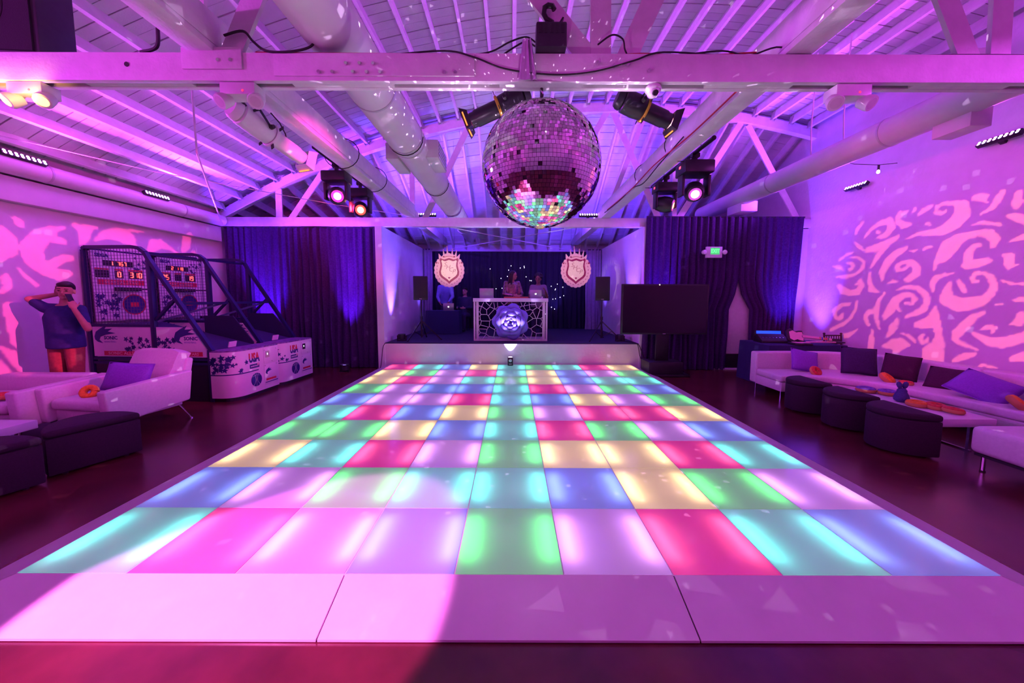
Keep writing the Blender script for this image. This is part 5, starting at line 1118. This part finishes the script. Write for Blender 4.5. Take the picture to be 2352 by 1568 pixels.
# ================================================================== people
def capsule(m, p0, p1, r0, r1, n=12):
    p0, p1 = Vector(p0), Vector(p1); d = p1 - p0; L = d.length; d = d / L if L > 1e-6 else Vector((0, 0, 1)); pr = []
    for a in np.linspace(-PI / 2, 0, 5): pr.append((max(.0005, r0 * math.cos(a)), r0 * math.sin(a)))
    for a in np.linspace(0, PI / 2, 5): pr.append((max(.0005, r1 * math.cos(a)), L + r1 * math.sin(a)))
    return m.lathe(pr, p0, n, d)
def ellipsoid(m, c, rx, ry, rz, R=None, n=16):
    c = Vector(c); R = R or Matrix.Identity(3)
    v = []; f = []; rows = 10
    for j in range(rows + 1):
        a = -PI / 2 + PI * j / rows
        for i in range(n): v.append(c + R @ Vector((rx * max(.004, math.cos(a)) * math.cos(2 * PI * i / n), ry * max(.004, math.cos(a)) * math.sin(2 * PI * i / n), rz * math.sin(a))))
    f = [(j * n + i, j * n + (i + 1) % n, (j + 1) * n + (i + 1) % n, (j + 1) * n + i) for j in range(rows) for i in range(n)] + [tuple(range(n))[::-1], tuple(range(rows * n, rows * n + n))]
    return m.add(v, f)
def rings(m, rs, n=18):     # rs: (centre, rx, ry)
    v = []
    for c, rx, ry in rs: v += [Vector(c) + Vector((rx * math.cos(2 * PI * i / n), ry * math.sin(2 * PI * i / n), 0)) for i in range(n)]
    k = len(rs); return m.add(v, [(j * n + i, j * n + (i + 1) % n, (j + 1) * n + (i + 1) % n, (j + 1) * n + i) for j in range(k - 1) for i in range(n)] + [tuple(range(n))[::-1], tuple(range((k - 1) * n, k * n))])
def remesh(m, name, mt, parent, voxel=.012, it=4):
    me = bpy.data.meshes.new(name); me.from_pydata(m.v, [], m.f); o = bpy.data.objects.new(name, me); COL.objects.link(o)
    bm = bmesh.new(); bm.from_mesh(me); bmesh.ops.recalc_face_normals(bm, faces=bm.faces); bm.to_mesh(me); bm.free()
    r = o.modifiers.new('r', 'REMESH'); r.mode = 'VOXEL'; r.voxel_size = voxel; r.use_smooth_shade = True
    s = o.modifiers.new('s', 'SMOOTH'); s.factor = .5; s.iterations = it
    dg = bpy.context.evaluated_depsgraph_get(); e = bpy.data.meshes.new_from_object(o.evaluated_get(dg), depsgraph=dg)
    bpy.data.objects.remove(o); e.materials.clear(); e.materials.append(mt); e.name = name
    return link(name, e, parent)
def hand(m, wrist, d, up, curl, thumb=1):
    wrist, d, up = Vector(wrist), Vector(d).normalized(), Vector(up); up = (up - d * up.dot(d)).normalized(); side = d.cross(up)   # up = back of the hand
    pc = wrist + d * .05
    R = Matrix((side, d, up)).transposed(); ellipsoid(m, pc, .042, .055, .017, R, 12)
    for k, (off, ln) in enumerate(((-.030, .066), (-.010, .076), (.010, .072), (.029, .056))):
        b = wrist + d * .092 + side * off * thumb; q = d; p = b
        for j, f in enumerate((.5, .3, .22)):
            q = (q * math.cos(curl) - up * math.sin(curl)).normalized(); up2 = up; e = p + q * ln * f * 1.15; capsule(m, p, e, .0095 - .001 * j, .009 - .001 * j, 8); p = e
    tb = wrist + d * .035 - side * .034 * thumb; q = (d * .75 - side * .6 * thumb - up * .2).normalized(); e = tb + q * .038; capsule(m, tb, e, .0125, .011, 8)
    q2 = (q + d * .5 - up * curl * .6).normalized(); capsule(m, e, e + q2 * .03, .011, .009, 8)
def person(lab, loc, rz, J, skin, shirt, pants, hairm, hair='short', sleeve='long', voxel=.012, hd=(0, 0, 0), handp=None, legs=True, jacket=None):
    """J: joints in local metres, facing -y. hd = head yaw, pitch, roll"""
    t = thing('person', lab, 'person', loc, rz); g = lambda k: Vector(J[k])
    R = Matrix.Rotation(hd[0], 3, 'Z') @ Matrix.Rotation(hd[1], 3, 'X') @ Matrix.Rotation(hd[2], 3, 'Y'); H = g('head')
    P = lambda x, y, z: H + R @ Vector((x, y, z))
    b = MB()
    ellipsoid(b, P(0, .008, .03), .076, .096, .092, R); ellipsoid(b, P(0, -.022, -.045), .058, .066, .068, R)
    capsule(b, P(0, -.086, .012), P(0, -.108, -.022), .009, .015, 8); ellipsoid(b, P(0, -.078, -.085), .026, .02, .02, R); ellipsoid(b, P(0, -.083, -.052), .024, .014, .012, R)
    for s in (-1, 1): ellipsoid(b, P(s * .078, .012, -.005), .012, .022, .032, R); ellipsoid(b, P(s * .033, -.078, .024), .02, .014, .01, R)
    capsule(b, P(0, .02, -.06), g('neck') + Vector((0, .01, -.04)), .052, .060)
    pel, ch, nk = g('pelvis'), g('chest'), g('neck')
    rings(b, [(pel - Vector((0, 0, .06)), .15, .10), (pel, .155, .11), (pel.lerp(ch, .5), .138, .10), (ch, .155, .112), (ch.lerp(nk, .6), .14, .095), (nk, .07, .065)])
    for s in 'LR':
        capsule(b, g('sh' + s), g('el' + s), .050, .040); capsule(b, g('el' + s), g('wr' + s), .040, .027); capsule(b, ch.lerp(nk, .55), g('sh' + s), .07, .056)
        hp = (handp or {}).get(s) or ((g('wr' + s) - g('el' + s)), Vector((1 if s == 'L' else -1, .2, .0)), .35)
        hand(b, g('wr' + s), hp[0], hp[1], hp[2], 1 if s == 'R' else -1)
        if legs:
            capsule(b, g('hip' + s), g('kn' + s), .082, .058); capsule(b, g('kn' + s), g('an' + s), .056, .038)
            capsule(b, g('an' + s) + Vector((0, .03, -.045)), g('an' + s) + Vector((0, -.13, -.05)), .036, .03)
    body = remesh(b, 'body', skin, t, voxel)
    m = MB(); rings(m, [(pel - Vector((0, 0, .10)), .195, .155), (pel, .192, .155), (pel.lerp(ch, .5), .185, .150), (ch, .192, .145), (ch.lerp(nk, .6), .165, .115), (nk - Vector((0, 0, .015)), .080, .075)])
    for s in 'LR':
        e = g('el' + s) if sleeve == 'long' else g('sh' + s).lerp(g('el' + s), .62)
        capsule(m, ch.lerp(nk, .55), g('sh' + s), .085, .070); capsule(m, g('sh' + s), e, .068, .058)
        if sleeve == 'long': capsule(m, g('el' + s), g('el' + s).lerp(g('wr' + s), .88), .056, .040)
    remesh(m, jacket or 'shirt', shirt, t, voxel + .003, 5)
    if legs:
        m = MB(); rings(m, [(pel - Vector((0, 0, .10)), .165, .125), (pel + Vector((0, 0, .03)), .165, .125)])
        for s in 'LR': capsule(m, g('hip' + s), g('kn' + s), .100, .075); capsule(m, g('kn' + s), g('an' + s), .074, .060); 
        remesh(m, 'trousers', pants, t, voxel + .003, 5)
        for s in 'LR':
            m = MB(); capsule(m, g('an' + s) + Vector((0, .035, -.042)), g('an' + s) + Vector((0, -.14, -.046)), .046, .040); remesh(m, 'shoe', BLACKP, t, .012, 2)
    h_ = MB(); ellipsoid(h_, P(0, .026, .050), .084, .098, .086, R)
    if hair == 'short': ellipsoid(h_, P(0, -.03, .088), .070, .070, .038, R)
    if hair == 'curly':
        rr = random.Random(4)
        for k in range(60):
            a, e = rr.uniform(0, 6.28), rr.uniform(-.1, 1.5); d = Vector((math.cos(a) * math.cos(e), math.sin(a) * math.cos(e) + .25, math.sin(e))); ellipsoid(h_, P(d.x * .095, d.y * .09 + .035, .05 + d.z * .10), .034, .034, .034, R, 8)
    if hair == 'long':
        for x_ in (-.06, -.03, 0, .03, .06): capsule(h_, P(x_, .07, .02), P(x_ * 1.3, .085, -.32), .04, .03)
        for s in (-1, 1): capsule(h_, P(s * .075, .01, .03), P(s * .085, .0, -.28), .028, .022)
    remesh(h_, 'hair', hairm, t, .012, 3)
    fm_ = mat('eye_dark', (.02, .012, .01), .3)
    for s in (-1, 1):
        ey = MB(); ellipsoid(ey, P(s * .033, -.090, .010), .013, .006, .007, R, 8); ey.build('eye', fm_, body)
        br = MB(); capsule(br, P(s * .018, -.094, .036), P(s * .048, -.086, .036), .005, .004, 6); br.build('eyebrow', hairm, body)
    mo = MB(); capsule(mo, P(-.018, -.096, -.052), P(.018, -.096, -.052), .006, .006, 6); mo.build('mouth', mat('lips', (.40, .12, .10), .5), body)
    return t
def stand(h=1., sl=.20):
    return {'pelvis': (0, 0, .96 * h), 'chest': (0, 0, 1.28 * h), 'neck': (0, .01, 1.50 * h), 'head': (0, -.01, 1.655 * h),
            'shL': (sl, .01, 1.43 * h), 'shR': (-sl, .01, 1.43 * h), 'elL': (sl + .05, .02, 1.13 * h), 'elR': (-sl - .05, .02, 1.13 * h), 'wrL': (sl + .05, -.08, .88 * h), 'wrR': (-sl - .05, -.08, .88 * h),
            'hipL': (.09, 0, .92 * h), 'hipR': (-.09, 0, .92 * h), 'knL': (.10, -.02, .50 * h), 'knR': (-.10, -.02, .50 * h), 'anL': (.11, .02, .085), 'anR': (-.11, .02, .085)}
SKIN = mat('skin', (.50, .24, .17), .55, var=.06, scale=25); SKIN2 = mat('skin_brown', (.28, .13, .085), .55, var=.06, scale=25)
HAIRB = mat('black_hair', (.012, .008, .007), .5, var=.3, scale=90); SHIRT = mat('navy_shirt', (.018, .022, .13), .85, var=.15, scale=30); KHAKI = mat('rust_trousers', (.30, .08, .06), .8, var=.15, scale=30)
J = stand(1.08)
J.update(neck=(.02, .0, 1.53), head=(.075, -.03, 1.705), chest=(-.01, 0, 1.36), shR=(-.19, .0, 1.48), shL=(.19, .0, 1.46), elR=(-.34, -.02, 1.60), wrR=(-.105, .07, 1.665), elL=(.31, -.06, 1.20), wrL=(.275, -.17, 1.47))
man = person('man in a navy shirt with one hand to his ear, leaning by the arcade wall', (-6.06, 4.70, 0), .18, J, SKIN, SHIRT, KHAKI, HAIRB, sleeve='short', voxel=.010, hd=(.45, .05, .05),
             handp={'R': (Vector((.30, -.15, .9)), Vector((-.9, .3, .2)), .25), 'L': (Vector((-.35, .15, .9)), Vector((.7, -.6, .2)), .75)})
ph = thing('mobile_phone', 'black mobile phone in the hand of the man in navy', 'phone', (-5.83, 4.61, 1.60), .5)
MB().obox((0, 0, 0), (.012, .032, 0), (-.006, .004, 0), (-.02, 0, .07)).build('case', BLACKP, ph, bevel=.003); MB().obox((-.0065, .0042, 0), (.010, .029, 0), (-.0005, .0003, 0), (-.018, 0, .064)).build('screen', mat('phone_glass', (.01, .01, .012), .1), ph)
# people on the stage
zs = .592
J = stand(1.0, .17); J.update(elL=(.24, -.10, 1.14), wrL=(.16, -.32, 1.08), elR=(-.24, -.10, 1.14), wrR=(-.02, -.34, 1.10), head=(.02, -.04, 1.63), neck=(.0, -.01, 1.47))
person('long-haired DJ in a shiny jacket working behind the booth', (.0, 9.36, zs), .25, J, SKIN, mat('shiny_jacket', (.30, .16, .16), .25, .6, var=.4, scale=18, bump=.5, bscale=20), DNAVY, HAIRB, 'long', voxel=.014, hd=(1.05, .12, 0), jacket='jacket')
J = stand(.93, .165); J.update(elL=(.24, -.10, 1.06), wrL=(.20, -.28, 1.20), elR=(-.23, -.10, 1.04), wrR=(-.10, -.32, 1.04))
person('curly-haired person standing behind the glowing booth laptop', (.70, 9.40, zs), -.10, J, SKIN2, mat('grey_tee', (.30, .22, .30), .8), DNAVY, HAIRB, 'curly', 'short', voxel=.014, hd=(-.15, .15, 0))
J = stand(.98, .18); J.update(chest=(.0, -.10, 1.24), neck=(.02, -.17, 1.42), head=(.04, -.22, 1.56), shL=(.18, -.16, 1.36), shR=(-.18, -.16, 1.36), elR=(-.23, -.20, 1.06), wrR=(-.15, -.36, .90), elL=(.22, -.22, 1.06), wrL=(.12, -.38, .90))
person('person in a pale blue shirt bending over the navy side table', (-2.06, 10.95, zs), .05, J, SKIN, mat('pale_blue_shirt', (.22, .22, .55), .7, var=.1), DNAVY, HAIRB, 'short', voxel=.015)
J = stand(1.0, .18)
for k in ('pelvis', 'chest', 'neck', 'head', 'shL', 'shR', 'elL', 'elR', 'wrL', 'wrR', 'hipL', 'hipR'): J[k] = (J[k][0], J[k][1], J[k][2] - .42)
J.update(knL=(.12, -.42, .50), knR=(-.12, -.42, .50), anL=(.12, -.40, .085), anR=(-.12, -.40, .085), hipL=(.09, -.02, .50), hipR=(-.09, -.02, .50), wrL=(.12, -.34, .72), wrR=(-.12, -.34, .72))
person('seated person in a dark suit beside the pale blue shirt on the stage', (-1.50, 11.10, zs), -.25, J, SKIN, mat('dark_suit', (.018, .018, .045), .7), DNAVY, HAIRB, 'short', voxel=.015, jacket='jacket')
sc_ = thing('stool', 'dark stool under the seated person on the stage', 'stool', (-1.50, 11.12, zs), -.25)
MB().cyl((0, 0, .40), (0, 0, .44), .18, n=20).build('seat', BLACKP, sc_, bevel=.008)
for a in range(4): MB().cyl((.10 * math.cos(a * PI / 2 + .7), .10 * math.sin(a * PI / 2 + .7), .40), (.16 * math.cos(a * PI / 2 + .7), .16 * math.sin(a * PI / 2 + .7), 0), .013, n=8).build('leg', BLACK, sc_)
# ================================================================== groups of like things
GROUPS = {'ottoman': 'plum ottomans around the low tables', 'pillow': 'scatter pillows on the lounge seating', 'donut_toy': 'donut toys on the lounge furniture', 'moving_head': 'moving heads on the tie-beam pipes',
          'curtain': 'dark curtains around the stage', 'led_wash_bar': 'LED wash bars under the roof', 'uplight_can': 'uplight cans along the curtains and stage', 'basketball_arcade': 'basketball arcade machines',
          'profile_spotlight': 'profile spotlights on the near truss', 'emergency_light': 'twin-head emergency lights on the near truss', 'crest_sign': 'crests hung over the stage', 'loudspeaker': 'loudspeakers on the stage',
          'speaker_stand': 'tripod stands on the stage', 'laptop': 'laptops on the stage', 'cable': 'cables on the rigging and stage', 'rope': 'ropes and wires under the roof', 'roof_truss': 'roof trusses', 'tie_beam': 'tie beams',
          'spiral_duct': 'round ducts under the roof', 'person': 'people in the hall', 'toy_guitar': 'toy guitars on the navy table', 'coffee_table': 'white low tables', 'lighting_pipe': 'lighting pipes on the tie beams'}
for o in bpy.data.objects:
    g_ = GROUPS.get(o.name.split('.')[0])
    if g_ and not o.parent and o.get('category'): o['group'] = g_
